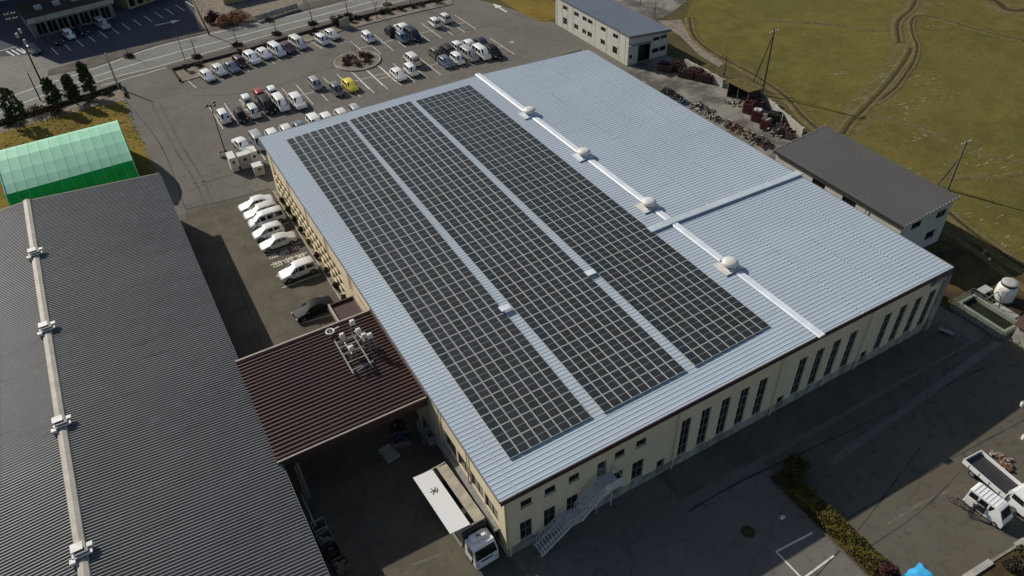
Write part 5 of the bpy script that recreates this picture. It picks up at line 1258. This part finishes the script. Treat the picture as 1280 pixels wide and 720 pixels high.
# verge corner with rusty shrubs and a wall beyond the road
sheet('verge', [(18.50,161.29),(19.64,156.63),(27.23,156.68),(39.40,158.48),(43.90,174.43),(22.64,189.72)], .07, M['sand_bed'])
for i, (p, w, h, l) in enumerate([((23.57,159.24),4.,2.2,'orange brown shrub right of the large corner tree'),((26.57,159.66),4.4,2.2,'orange brown shrub by the pale roadside fence'),((21.83,161.96),3.,2.4,'brown shrub under the large corner tree')]):
    shrub(p, w, h, l, None, 'rusty_twig' if i < 2 else 'red_shrub', 1100)
fn = thing('fence', 'low pale fence beyond the road right of the orange shrubs', 'fence', (*(31.27,159.44), .07), world=True)
fa_, fb_ = Vector((29.31,157.74)), Vector((38.43,159.70)); n_ = 9
q = MB(); q.bar(V3(fa_,1.2), V3(fb_,1.2), .08,.08); q.bar(V3(fa_,.4), V3(fb_,.4), .08,.08)
for i in range(40): p = fa_.lerp(fb_, i/39); q.box(p.x-.12,p.x+.12,p.y-.02,p.y+.02,.3,1.3)
q.build('rails', M['pale_concrete'], fn)
for i in range(n_): p = fa_.lerp(fb_, i/(n_-1)); q = MB(); q.box(p.x-.06,p.x+.06,p.y-.06,p.y+.06,.05,1.4); q.build('post', M['steel'], fn)
yb_ = thing('house', 'ochre house with dark roof at the top edge beyond the orange shrubs', 'house', (*(32.13,169.71), 0), world=True)
ya = Vector((26.31,168.26)); yb2 = Vector((41.39,168.92)); dd = (yb2-ya).normalized(); nn_ = Vector((-dd.y,dd.x)); LL = (yb2-ya).length
S3 = lambda u, z, d: (ya.x+dd.x*u+nn_.x*(d+3), ya.y+dd.y*u+nn_.y*(d+3), z)
hh = [(1.2+i*2.9,2.6+i*2.9,.9,2.2) for i in range(int((LL-2)/2.9))]
q = MB(); holed_wall(q, 0, LL, 0, 2.9, hh, S3); q.quad(S3(0,0,0),S3(0,0,8),S3(0,2.9,8),S3(0,2.9,0)); q.quad(S3(LL,0,0),S3(LL,0,8),S3(LL,2.9,8),S3(LL,2.9,0)); q.build('wall', M['yellow_wall'], yb_)
for h in hh: window(yb_, *h, S3, 1, 2)
q = MB(); q.add([S3(-.4,2.9,-.5),S3(LL+.4,2.9,-.5),S3(LL+.4,4.3,4),S3(-.4,4.3,4),S3(-.4,2.9,8.5),S3(LL+.4,2.9,8.5)],[(0,1,2,3),(3,2,5,4),(0,3,4),(1,5,2)]); q.build('roof', M['slate'], yb_)
# the clipped hedge and round bushes of the south yard
sheet('planting_strip', [(38.1,24.6),(40.1,24.6),(40.1,9),(38.1,9)], .1, M['dark_soil'])
k = MB(); k.box(38.0,38.1,9,24.6,.02,.16); struct('kerb', k, M['block']); k = MB(); k.box(40.1,40.2,9,24.6,.02,.16); struct('kerb', k, M['block'])
hg = thing('hedge', 'clipped yellow green hedge running down the south yard strip', 'hedge', (39.0, 18, .1))
q = MB()
q.bar((0,-4.2,.12),(0,4.2,.12),.25,.2); q.build('woody_base', M['bark'], hg)
q = MB()
for i in range(13000):
    y_ = random.uniform(-4.4,4.4); x_ = random.uniform(-.78,.78)*(1+.1*math.sin(y_*2.3)); z_ = random.uniform(.1,1.05)+.07*math.sin(y_*3.1+x_*4)
    if random.random() < .55: z_ = .98+.08*math.sin(y_*3.1+x_*4)+random.gauss(0,.05)
    a = Vector([random.gauss(0,1) for _ in range(3)]).normalized(); b = a.orthogonal().normalized(); s_ = .055*random.uniform(.6,1.3); p = Vector((x_,y_,z_))
    q.add([p-a*s_-b*s_*.5, p+a*s_-b*s_*.5, p+a*s_+b*s_*.5, p-a*s_+b*s_*.5], [(0,1,2,3)])
q.build('foliage', M['hedge'], hg)
def bush(p, w, h, label, m, n):
    t = thing('bush', label, 'bush', (p[0], p[1], .1)); q = MB(); q.tube((0,0,0),(0,0,h*.5),.08,.03,n=5); q.build('trunk', M['bark'], t)
    q = MB(); leaf_cloud(q, (0,0,h*.55), (w/2,w/2,h*.5), n, .06, lump=26, bias=.45); q.build('foliage', M[m], t); return t
bush((40.40,23.78), 2.3, 1.9, 'round dark bush at the shaded north end of the hedge strip', 'hedge_dark', 5200)
bush((39.2,22.6), 1.5, 1.1, 'small dark bush between the round bush and the yellow hedge', 'hedge_dark', 1600)
bush((39.1,12.9), 2.0, 1.7, 'dark purple bush at the south end of the yellow hedge', 'red_shrub', 4200)
bush((38.9,11.2), 1.8, 1.5, 'dark brown bush at the bottom edge below the yellow hedge', 'shrub', 3000)
bush((16.31,93.86), 1.6, 1.5, 'dark round bush at the north end of the side planter', 'hedge_dark', 2600)
for i, (y, l) in enumerate([(91,'first'),(88.4,'second'),(85.8,'third'),(82.9,'fourth'),(79.8,'fifth'),(76.6,'sixth'),(73.2,'seventh'),(70,'eighth'),(67.3,'ninth')]):
    shrub((14.33, y), .62, .9, l+' small shrub from the north in the narrow planter under the cream wall', 'shrubs in the narrow wall planter', 'hedge' if i % 3 == 1 else 'hedge_dark', 260)
for p, l in [((48.39,8.59),'dry brown shrub on the corner lawn in the bottom right'),((49.96,8.69),'dry shrub at the right edge of the corner lawn')]: shrub(p, 1.3, .7, l, None, 'shrub', 500)
gg = MB()
for poly_ in (((1.,106),(-18,136),3200),):
    for _ in range(1600):
        x = random.uniform(-18,1); y = random.uniform(118,138)
        if y > 141-(.6-x)*.27: continue
        s = random.uniform(.05,.14); a = random.uniform(0,3.14); gg.add([(x-s*math.cos(a),y-s*math.sin(a),.05),(x+s*math.cos(a),y+s*math.sin(a),.05),(x+random.uniform(-.1,.1),y+random.uniform(-.1,.1),.05+random.uniform(.08,.2))],[(0,1,2)])
tag(gg.build('grass_tufts', M['lawn']), 'short dry yellow grass tufts on the west lawn', 'grass', kind='stuff')

# ================================================================ POLES
def pole(name, pos, h, label, cat='utility pole', r_=.15, group=None, arms=1, m='pole', lean=0.):
    t = thing(name, label, cat, (pos[0], pos[1], .05), 0, group); q = MB(); q.tube((0,0,0),(lean,0,h),r_,r_*.65,n=10); q.build('pole', M[m], t)
    for i in range(arms):
        q = MB(); q.bar((-.9,0,h-.4-i*.8),(.9,0,h-.4-i*.8),.08,.1)
        a = q.build('crossarm', M['steel'], t)
        for x in (-.8,-.3,.3,.8): q = MB(); q.lathe(x,0,[(.05,h-.35-i*.8),(.07,h-.25-i*.8),(.03,h-.15-i*.8)],8); q.build('insulator', M['vent'], a)
    return t
t = pole('utility_pole', (-10.92,152.38), 12.6, 'tall dark utility pole with transformers left of the lawn trees', arms=2, m='dark_pole')
for z, x in ((9.2,.35),(8.6,-.35),(7.3,.3)):
    q = MB(); q.lathe(x,0,[(.22,z-.4),(.25,z-.35),(.25,z+.3),(.2,z+.38)],12); q.build('transformer', M['grey_box'], t)
t = pole('sign_pole', (0.60,141.59), 6.4, 'pale flat sided pole at the lawn corner by the lot entrance', 'pole', .18, arms=0, m='pale_concrete')
pole('street_pole', (12.96,147.37), 5.6, 'thin grey pole at the west corner of the car park', 'pole', .07, arms=0)
pole('street_pole', (-11.67,144.44), 5.0, 'thin dark pole left of the second conifer', 'pole', .12, arms=0, m='dark_pole')
t = pole('lamp_post', (10.99,109.08), 7.8, 'dark lamp post with a round double head in the car park', 'lamp post', .09, arms=0, m='dark_pole')
q = MB()
for a, b in (((0,0,7.6),(.6,.3,8.0)),((0,0,7.6),(-.6,-.3,8.0)),((0,0,7.4),(.5,-.3,7.8)),((0,0,7.4),(-.5,.35,7.8))): q.tube(a,b,.04,n=5)
arm = q.build('bracket', M['dark_pole'], t)
for x, y, z in ((.6,.3,8.),(-.6,-.3,8.),(.5,-.3,7.8),(-.5,.35,7.8)): q = MB(); q.lathe(x,y,[(.08,z),(.24,z-.05),(.26,z-.18),(.1,z-.22)],12); q.build('lamp_head', M['dark_metal'], t)
q = MB(); q.rbox(0,0,0,.5,.5,.5,ch=.04); q.build('foot', M['pole'], t)
t = pole('utility_pole', (89.67,79.11), 10.6, 'tall utility pole with a raking brace at the field edge behind the yard wall', arms=1, m='dark_pole')
q = MB(); b = Vector((90.03,81.96)); a = Vector((89.67,79.11)); q.tube((b.x-a.x,b.y-a.y,0),(0,0,9.9),.1,.08,n=8); q.build('brace', M['dark_pole'], t)
t = pole('utility_pole', (90.12,45.67), 7.4, 'utility pole with brace in the field right of the slate roofed building', arms=1, m='pole')
q = MB(); b = Vector((90.06,47.08)); a = Vector((90.12,45.67)); q.tube((b.x-a.x,b.y-a.y,0),(0,0,5.),.09,.07,n=8); q.build('brace', M['dark_pole'], t)

# ================================================================ CABINS, YARD THINGS
def cabin(x0,x1,y0,y1,h,label,m='light_box',win=True,group=None):
    t = thing('vending_cabin', label, 'cabin', ((x0+x1)/2,(y0+y1)/2,.03), 0, group)
    w, l = x1-x0, y1-y0; q = MB(); q.rbox(0,0,.05,w,l,h,ch=.04); q.build('body', M[m], t)
    q = MB(); q.rbox(0,0,h+.05,w+.08,l+.08,.06,ch=.015); q.build('roof', M['vent_white'], t)
    if win:
        q = MB(); q.box(-w*.12,w*.22,-l/2-.015,-l/2-.004,h*.62,h*.82); q.build('hatch', M['dark_metal'], t)
    q = MB(); q.box(-w/2+.08,w/2-.08,-l/2-.012,-l/2-.004,.12,.16); q.build('vent_grille', M['dark_metal'], t)
    return t
gV = 'pale cabins by the north west factory corner'
cabin(10.5,11.45,102.6,104.7,2.2,'narrow tall pale cabin, leftmost beside the lamp post foot',group=gV)
cabin(11.8,13.3,102.55,103.75,2.2,'widest pale cabin with a small dark hatch in front of a white sedan',group=gV,m='grey_box')
cabin(13.38,14.5,102.5,104.3,2.3,'pale cabin against the factory corner behind the low front one',group=gV)
cabin(13.0,14.4,99.6,100.9,1.5,'low pale cabin in front of the others at the factory corner',group=gV,m='grey_box')
t = thing('bin', 'small red and white bin at the lamp post foot', 'bin', (*(10.19,108.23), .03)); q = MB(); q.rbox(0,0,0,.6,.5,.8,ch=.05); q.build('body', M['vent_white'], t); q = MB(); q.rbox(0,0,.8,.62,.52,.12,ch=.03); q.build('lid', M['red_metal'], t)
# crates, bins and machinery of the east yard
def skip(p, lx, ly, h, rz, label, m, group, load=None):
    t = thing('scrap_skip', label, 'skip', (p[0], p[1], .05), R(rz), group); q = MB(); e = .07
    q.box(-lx/2,lx/2,-ly/2,ly/2,.12,.2); q.box(-lx/2,-lx/2+e,-ly/2,ly/2,.2,h); q.box(lx/2-e,lx/2,-ly/2,ly/2,.2,h); q.box(-lx/2+e,lx/2-e,-ly/2,-ly/2+e,.2,h); q.box(-lx/2+e,lx/2-e,ly/2-e,ly/2,.2,h)
    for i in range(3): x = -lx/2+lx*(i+.5)/3; q.box(x-.04,x+.04,-ly/2-.04,-ly/2-.002,.15,h-.05)
    q.build('body', M[m], t)
    q = MB(); q.box(-lx/2+.1,-lx/2+.3,-ly/2,ly/2,0,.12); q.box(lx/2-.3,lx/2-.1,-ly/2,ly/2,0,.12); q.build('skids', M['dark_metal'], t)
    if load:
        q = MB()
        for _ in range(26):
            a = random.uniform(-lx/2+.25,lx/2-.25); b = random.uniform(-ly/2+.25,ly/2-.25); z = h-.3+random.uniform(0,.45)
            d = Vector((random.uniform(-1,1),random.uniform(-1,1),random.uniform(-.4,.4))).normalized()*random.uniform(.12,.4)
            q.bar((a-d.x,b-d.y,z-d.z),(a+d.x,b+d.y,z+d.z),random.uniform(.05,.22),random.uniform(.04,.16))
        q.build('scrap_load', M[load], t)
    return t
gR = 'scrap skips in the east yard'
skip((82.56,94.66),2.6,1.7,1.2,-60,'rusty skip nearest the white warehouse doorway','rust',gR,'scrap_dark')
skip((84.01,93.68),2.4,1.7,1.4,-60,'dark red skip second from the white warehouse','rust',gR,'rust')
skip((83.87,90.78),2.6,1.7,1.2,-60,'red brown skip in the middle of the row under the pale wall','rust',gR,'scrap_dark')
skip((84.77,89.81),2.2,1.5,1.5,-60,'tall red brown skip against the pale wall','red_metal',gR,'rust')
skip((85.29,88.00),2.6,1.7,1.3,-60,'dark red skip at the south end of the row by the lean-to','rust',gR,'rust')
skip((83.44,75.83),1.3,1.1,1.7,-70,'upright faded red bin at the north end of the red row','red_metal',gR)
skip((85.47,76.05),1.9,1.3,1.5,-60,'red skip tucked behind the upright red bin','red_metal',gR,'rust')
skip((82.77,73.21),1.3,1.2,1.8,-70,'red bin heaped with white sacks in the red row','red_metal',gR,'vent_white')
skip((82.12,70.68),1.3,1.1,1.6,-70,'smaller red bin south of the sack filled one','red_metal',gR,'scrap_light')
skip((84.78,71.57),1.9,1.4,1.4,-60,'dark skip against the pale wall behind the red bins','scrap_dark',gR,'scrap_dark')
skip((82.91,67.57),1.7,1.2,1.2,-60,'brown crate near the slate roofed building','rust',gR,'scrap_dark')
skip((83.08,66.62),1.3,1.1,1.1,-60,'small brown crate at the foot of the pale wall end','wood',gR,'rust')
def heap(p, r_, h, label, ms, group):
    t = thing('scrap_heap', label, 'scrap heap', (p[0], p[1], .05), random.uniform(0,3), group)
    q = MB()
    for _ in range(34):
        a = random.uniform(0,6.28); rr = r_*random.random()**.6; z = max(.08,h*(1-rr/r_)*random.uniform(.2,1))
        d = Vector((random.uniform(-1,1),random.uniform(-1,1),random.uniform(-.5,.5))).normalized()*random.uniform(.12,.45)
        c = Vector((rr*math.cos(a)*1.3, rr*math.sin(a)*.8, z)); q.bar(c-d,c+d,random.uniform(.06,.3),random.uniform(.05,.25),random.randrange(len(ms)))
    q.build('pieces', [M[k] for k in ms], t); return t
gH = 'scrap heaps along the factory wall and yard'
for p, r_, h, l, ms in [((77.32,88.10),1.2,1.,'northmost dark scrap heap by the blue roof edge',['scrap_dark','dark_metal']),((77.29,86.43),1.2,1.1,'blackish heap just south of the northmost one',['dark_metal','scrap_dark']),
  ((77.11,84.22),1.2,1.,'dark heap with blue tints by the roof edge',['scrap_dark','blue_cloth']),((78.35,81.44),1.1,1.,'heap of pale pieces north of the mixed ones',['scrap_light','scrap_dark']),((78.27,79.28),1.2,1.1,'pale and black mixed heap by the roof edge',['scrap_light','dark_metal','scrap_dark']),
  ((77.92,77.04),1.2,1.,'grey and black heap halfway along the roof edge',['scrap_dark','scrap_light']),((78.34,74.66),1.,.9,'small brown heap before the orange one',['rust','scrap_light']),((78.52,72.77),1.3,1.1,'orange rusty heap by the roof edge',['orange_rust','rust','scrap_light']),
  ((78.54,70.75),1.2,1.1,'orange and pale heap south of the rusty one',['orange_rust','scrap_light','dark_metal']),((78.56,68.77),1.2,1.,'black heap near the end of the roof edge row',['dark_metal','scrap_dark','scrap_light']),((78.73,67.00),1.1,1.,'last brown heap before the slate roofed building',['rust','dark_metal']),
  ((83.89,79.35),1.5,.7,'low pale rubble heap by the lean-to',['scrap_light','pale_concrete']),((82.31,69.39),1.1,1.3,'white framed machine scrap between red and brown bins',['scrap_light','dark_metal']),((82.48,68.42),1.1,1.,'dark heap with grey parts near the pale wall',['scrap_dark','scrap_light']),
  ((84.15,69.62),1.1,1.2,'dark machinery heap right against the pale wall',['dark_metal','rust'])]: heap(p, r_, h, l, ms, gH)
def wall_run(pts, h, label):
    q = MB(); ribbon(q, [Vector(p) for p in pts], [(-.1,.02),(-.1,h),(.1,h),(.1,.02)], [0,0,0]); q.poly([(pts[0][0]-.1,pts[0][1],.02),(pts[0][0]+.1,pts[0][1],.02),(pts[0][0]+.1,pts[0][1],h),(pts[0][0]-.1,pts[0][1],h)])
    t = thing('yard_wall', label, 'wall', (pts[0][0], pts[0][1], 0), world=True); q.build('wall', M['pale_concrete'], t)
    n_ = max(2, len(pts)); 
    for a, b in zip(pts, pts[1:]):
        for k in (0.05,.5,.95):
            p = Vector(a).lerp(Vector(b), k); q = MB(); q.box(p.x+.1,p.x+.5,p.y-.2,p.y+.2,.02,h*.9); q.build('buttress', M['pale_concrete'], t)
wall_run([(85.93,93.90),(86.08,88.92),(86.01,84.32)], 1.5, 'pale concrete yard wall behind the rusty skips')
wall_run([(88.46,79.93),(86.75,73.93),(84.68,65.84)], 1.5, 'pale concrete yard wall behind the red bins')
# lean-to between the walls
ln = thing('lean_to', 'tan roofed lean-to with a dark open front between the two pale walls', 'shed', (*(85.88,80.99), 0), world=True)
l0, l1, l2, l3 = (84.65,82.62), (85.97,79.00), (85.61,80.94), (0,0)
lx0, ly0 = (84.44,81.62); lx1, ly1 = (84.61,77.26)
a = Vector((lx0,ly0)); b = Vector((lx1,ly1)); d = (b-a).normalized(); nn_ = Vector((d.y,-d.x)); nn_ = nn_ if nn_.x > 0 else -nn_; Ll = (b-a).length
F4 = lambda u, z, dd_: (a.x+d.x*u+nn_.x*dd_, a.y+d.y*u+nn_.y*dd_, z)
q = MB(); obox(q, F4, 0, Ll, 0, 2.4, 2.6, 2.7); obox(q, F4, -.1, 0, 0, 2.4, .1, 2.6); obox(q, F4, Ll, Ll+.1, 0, 2.4, .1, 2.6); q.build('wall', M['brown_trim'], ln)
q = MB(); q.add([F4(-.3,2.75,-.4),F4(Ll+.3,2.75,-.4),F4(Ll+.3,2.5,3),F4(-.3,2.5,3),F4(-.3,2.68,-.4),F4(Ll+.3,2.68,-.4),F4(Ll+.3,2.43,3),F4(-.3,2.43,3)],[(0,1,2,3),(7,6,5,4),(0,4,5,1),(1,5,6,2),(2,6,7,3),(3,7,4,0)]); q.build('roof', M['bank'], ln)
for u in (.05, Ll/2, Ll-.05): q = MB(); q.tube(F4(u,0,.0),F4(u,2.68,.0),.06,n=6); q.build('post', M['steel'], ln)
# basin, tank and pump of the east side
bs_ = thing('settling_basin', 'rectangular dark water basin with pale rim and wire fence by the south east corner', 'basin', (72,27.6,0), world=True)
q = MB(); x0,x1,y0,y1 = 71.2,73.9,24.9,30.5
for a_ in ((x0,x0+.3,y0,y1),(x1-.3,x1,y0,y1),(x0+.3,x1-.3,y0,y0+.3),(x0+.3,x1-.3,y1-.3,y1)): q.box(*a_,0,.75)
q.build('rim', M['green_edge'], bs_)
q = MB(); q.box(x0+.3,x1-.3,y0+.3,y1-.3,.1,.3); q.build('water', M['water'], bs_)
q = MB(); q.box(x0-.9,x0-.03,y0-.1,y1+.1,0,.35); q.build('apron', M['block'], bs_)
q = MB(); fx_ = x0-.95
for (p, r__) in (((fx_,y0-.2),(fx_,y1+.2)),((fx_,y1+.2),(x1+.1,y1+.2)),((fx_,y0-.2),(x1+.1,y0-.2)),((x1+.1,y0-.2),(x1+.1,y1+.2))):
    for z in (.5,.9,1.3): q.bar((*p,z),(*r__,z),.035,.035)
    m_ = int((Vector(p)-Vector(r__)).length/.7)
    for i in range(m_+1): v = Vector(p).lerp(Vector(r__), i/m_); q.bar((v.x,v.y,0),(v.x,v.y,1.35),.04,.04)
q.build('fence', M['steel'], bs_)
tkk = thing('storage_tank', 'round cream storage tank with dark banded lid beside the basin', 'tank', (*(76.63,28.69), .1))
q = MB(); q.lathe(0,0,[(1.15,0),(1.15,.12),(1.08,.13)],24); q.build('base', M['dark_metal'], tkk)
q = MB(); q.lathe(0,0,[(1.0,.12),(1.04,.3),(1.04,1.55),(.94,1.85),(.76,2.05)],28); q.build('shell', M['vent_white'], tkk)
q = MB(); q.lathe(0,0,[(.82,2.0),(.86,2.1),(.86,2.3),(.8,2.36),(.3,2.42)],28,ms=[1,1,0,0,0]); q.build('lid', [M['grey_box'], M['dark_metal']], tkk)
q = MB(); q.tube((-1.1,-.2,1.6),(-1.9,-.5,1.5),.07,n=8); q.tube((-1.9,-.5,1.5),(-2.0,-.9,.1),.07,n=8); q.tube((-1.0,.3,1.2),(-2.3,.5,.6),.06,n=8); q.build('pipe', M['steel'], tkk)
pb = thing('pump_house', 'small grey topped pump box left of the cream tank', 'pump box', (75.4,30.2,.05)); q = MB(); q.rbox(0,0,0,1.3,.8,.75,ch=.03); q.build('body', M['dark_metal'], pb); q = MB(); q.rbox(0,0,.75,1.45,.95,.12,ch=.03); q.build('lid', M['grey_box'], pb)
q = MB(); q.box(74.2,75.6,26.0,28.6,.06,.12); struct('concrete_slab', q, M['pale_concrete'])
sd_ = thing('tool_shed', 'small shed with pale gable and rusty brown roof at the right edge', 'shed', (73.6,23.2,0), world=True)
q = MB(); q.add([(71.6,21.6,0),(74.8,21.6,0),(74.8,21.6,2.2),(73.2,21.6,3.0),(71.6,21.6,2.2),(71.6,24.3,0),(74.8,24.3,0),(74.8,24.3,2.2),(73.2,24.3,3.0),(71.6,24.3,2.2)],[(0,1,2,3,4),(5,9,8,7,6),(0,4,9,5),(1,6,7,2)]); q.build('wall', M['beige_cap'], sd_)
q = MB(); 
for s, xe in ((-1,71.3),(1,75.1)): q.add([(73.2,21.3,3.12),(73.2,24.6,3.12),(xe,24.6,2.15),(xe,21.3,2.15),(73.2,21.3,3.04),(73.2,24.6,3.04),(xe,24.6,2.07),(xe,21.3,2.07)],[(0,1,2,3),(7,6,5,4),(0,4,5,1),(1,5,6,2),(2,6,7,3),(3,7,4,0)])
q.build('roof', M['rust'], sd_)
def pallet(p, rz, label, m='wood', load=None, group=None, z=.04, w=1.2, name='pallet'):
    t = thing(name, label, 'pallet', (p[0], p[1], z), R(rz), group)
    for y in (-.5,0,.5): q = MB(); q.box(-w/2,w/2,y-.05,y+.05,0,.1); q.build('runner', M[m], t)
    q = MB()
    for i in range(7): x = -w/2+.08+i*(w-.16)/6; q.box(x-.06,x+.06,-.55,.55,.1,.13)
    q.build('deck', M[m], t)
    return t
def crate(p, rz, label, w, l, h, m, group=None, load=None, z=.18, cat='crate'):
    t = thing(cat.replace(' ','_'), label, cat, (p[0], p[1], z), R(rz), group); q = MB(); e = .05
    q.box(-w/2,w/2,-l/2,l/2,0,.05)
    for a_ in ((-w/2,-w/2+e,-l/2,l/2),(w/2-e,w/2,-l/2,l/2),(-w/2+e,w/2-e,-l/2,-l/2+e),(-w/2+e,w/2-e,l/2-e,l/2)):
        for k in range(3): q.box(*a_, .05+k*h/3, .05+k*h/3+h/3-.05)
    q.build('body', M[m], t)
    if load:
        q = MB()
        for i in range(8): q.rbox(random.uniform(-w*.3,w*.3), random.uniform(-l*.3,l*.3), h*.35, w*.3, l*.3, h*random.uniform(.2,.6), rz=random.uniform(0,3), ch=.02)
        q.build('contents', M[load], t)
    return t
gP = 'crates along the grey factory wall'
for p, l, m, ld in [((2.10,40.34),'northmost grey crate beside the charcoal roof edge','grey_box','scrap_dark'),((2.13,38.99),'crate of upright rods in the shaded loading yard','steel','scrap_light'),((2.21,37.65),'dark crate between the rod crate and the cardboard one','scrap_dark','scrap_dark'),((2.47,36.08),'wooden crate of cardboard at the bottom of the loading yard','wood','cardboard')]:
    crate(p, 3, l, 1.15, 1.05, .9, m, gP, ld, z=.04)
crate((10.25,44.56), 10, 'low grey cage trolley in the shaded loading yard', 1.3, 1.7, .35, 'grey_box', None, None, z=.1, cat='trolley')
crate((11.87,45.30), -15, 'trolley of bagged goods under the brown canopy edge', 1.7, 1.4, .7, 'steel', None, 'blue_cloth', z=.1, cat='goods trolley')
crate((12.04,46.64), 30, 'brown box trolley behind the bagged goods', 1.1, 1.0, 1.1, 'rust', None, 'cardboard', z=.1, cat='box trolley')
crate((14.23,45.19), 0, 'pale metal cage against the cream wall beside the loading door', 1.0, 1.3, 1.4, 'grey_box', None, 'scrap_light', z=.1, cat='roll cage')
crate((14.30,43.92), 0, 'second pale roll cage against the cream wall', .9, 1.0, 1.2, 'grey_box', None, None, z=.1, cat='roll cage')
# blue tarpaulin covered pile and loose things in the south yard
bt = thing('covered_pile', 'bright blue tarpaulin covered pile at the bottom edge', 'tarpaulin', (41.0, 11.1, .04))
q = MB(); nn_ = 14; vs = []; fs = []
for i in range(nn_):
    for j in range(nn_):
        u, v = i/(nn_-1)*2-1, j/(nn_-1)*2-1; e = max(abs(u),abs(v)); z = .6*(1-max(0,(e-.72)/.28)**1.6)+.03*math.sin(5*u+2*v)*(1-e)**.5+.03*math.sin(7*v)*(e)
        vs.append((u*1.5+.06*math.sin(9*v)*e, v*1.35+.06*math.sin(8*u)*e, max(.02,z)))
for i in range(nn_-1):
    for j in range(nn_-1): fs.append((i*nn_+j,(i+1)*nn_+j,(i+1)*nn_+j+1,i*nn_+j+1))
q.add(vs, fs, 0, True); q.build('tarpaulin', M['blue_tarp'], bt)
q = MB(); q.rbox(0,0,.02,2.2,1.9,.48,ch=.05); q.build('load', M['wood'], bt)
for p, l, ms in [((57.16,15.57),'loose timber and rubbish beside the flatbed load bed',['wood','orange_rust','scrap_light']),((56.80,14.78),'rusty scrap scattered under the flatbed tailboard side',['rust','orange_rust','scrap_light'])]: heap(p, .5, .22, l, ms, None)
for p, l in [((64.25,18.21),'pale drum at the right edge of the south yard'),((60.78,15.76),'second pale drum further down the right edge')]:
    t = thing('drum', l, 'drum', (p[0], p[1], .04)); q = MB(); q.lathe(0,0,[(.22,0),(.22,.5),(.2,.52)],14); q.build('body', M['vent_white'], t); q = MB(); q.lathe(0,0,[(.21,.52),(.19,.55)],14); q.build('lid', M['grey_box'], t)
t = thing('hand_cart', 'steel loop handled hand cart by the east corner of the facade', 'hand cart', (66.9,28.3,.04), R(-70))
q = MB(); q.bar((-.9,-.3,.3),(.9,-.3,.3),.04,.04); q.bar((-.9,.3,.3),(.9,.3,.3),.04,.04); q.bar((.9,-.3,.3),(1.1,0,.45),.04,.04); q.bar((.9,.3,.3),(1.1,0,.45),.04,.04); q.bar((-.9,-.3,.3),(-.9,.3,.3),.04,.04); q.box(-.8,.6,-.27,.27,.22,.26); q.build('frame', M['steel'], t)
for y in (-.36,.36): q = MB(); q.tube((-.4,y-.03,.15),(-.4,y+.03,.15),.15,n=12); q.build('wheel', M['rubber'], t)
t = thing('shed_stack', 'stack of rusty roof sheets beyond the south east roof corner', 'sheet stack', (70.4,33.2,.04), R(10)); 
for k in range(3): q = MB(); q.box(-1.0,1.0,-.8,.8,.3+k*.14,.36+k*.14); q.build('sheet', M['rust'], t)
for s in (-.8,.8): q = MB(); q.box(s-.08,s+.08,-.7,.7,0,.3); q.build('bearer', M['wood'], t)
q = MB(); p = (81.49,33.67); q.lathe(p[0],p[1],[(.14,.03),(.14,.3),(.05,.34)],10); tag(q.build('marker_stone', M['vent_white']), 'tiny white marker stone on the dark ground near the field ditch', 'marker')
t = thing('bag', 'small pale bag lying on the shaded asphalt left of the hedge', 'bag', (*(36.21,21.03), .04)); q = MB(); q.rbox(0,0,0,.5,.3,.22,ch=.07); q.build('body', M['vent_white'], t); q = MB(); q.tube((-.1,0,.2),(.1,0,.2),.03,n=5); q.build('strap', M['dark_metal'], t)
# ================================================================ CAMERA, LIGHT, WORLD
cam_d = bpy.data.cameras.new('camera'); cam = bpy.data.objects.new('camera', cam_d); COL.objects.link(cam)
r0 = Vector((0.86597253, -0.49889854, -0.03452281)); r1 = Vector((0.34754238, 0.55074016, 0.75888047))
r0.normalize(); r1 = (r1 - r0*r1.dot(r0)).normalized(); r2 = r0.cross(r1)
mw = Matrix((r0, r1, r2)).transposed().to_4x4(); mw.translation = Vector((0, 0, 57.5)); cam.matrix_world = mw
cam_d.sensor_width = 36.; cam_d.lens = 953.83/1280*36.; cam_d.clip_start = .5; cam_d.clip_end = 5000
scene.camera = cam
sd = Vector((.65, -1.386, -1)).normalized()
el = math.asin(-sd.z); az = math.atan2(-sd.x, -sd.y)     # from +Y towards +X
sl_ = bpy.data.lights.new('sun', 'SUN'); sl_.energy = 3.9; sl_.angle = R(.53); sl_.color = (1, .94, .84)
so = bpy.data.objects.new('sun', sl_); COL.objects.link(so); so.rotation_euler = sd.to_track_quat('-Z', 'Y').to_euler()
w = bpy.data.worlds.new('World'); scene.world = w; w.use_nodes = True
nt = w.node_tree; bg = nt.nodes['Background']; sky = nt.nodes.new('ShaderNodeTexSky'); sky.sky_type = 'NISHITA'
sky.sun_disc = False; sky.sun_elevation = el; sky.sun_rotation = az; sky.air_density = 1.; sky.dust_density = 1.2; sky.ozone_density = 1.
nt.links.new(sky.outputs['Color'], bg.inputs['Color']); bg.inputs['Strength'].default_value = .075
scene.view_settings.view_transform = 'Standard'; scene.view_settings.look = 'None'; scene.view_settings.exposure = .1; scene.view_settings.gamma = 1.
scene.render.engine = 'CYCLES'
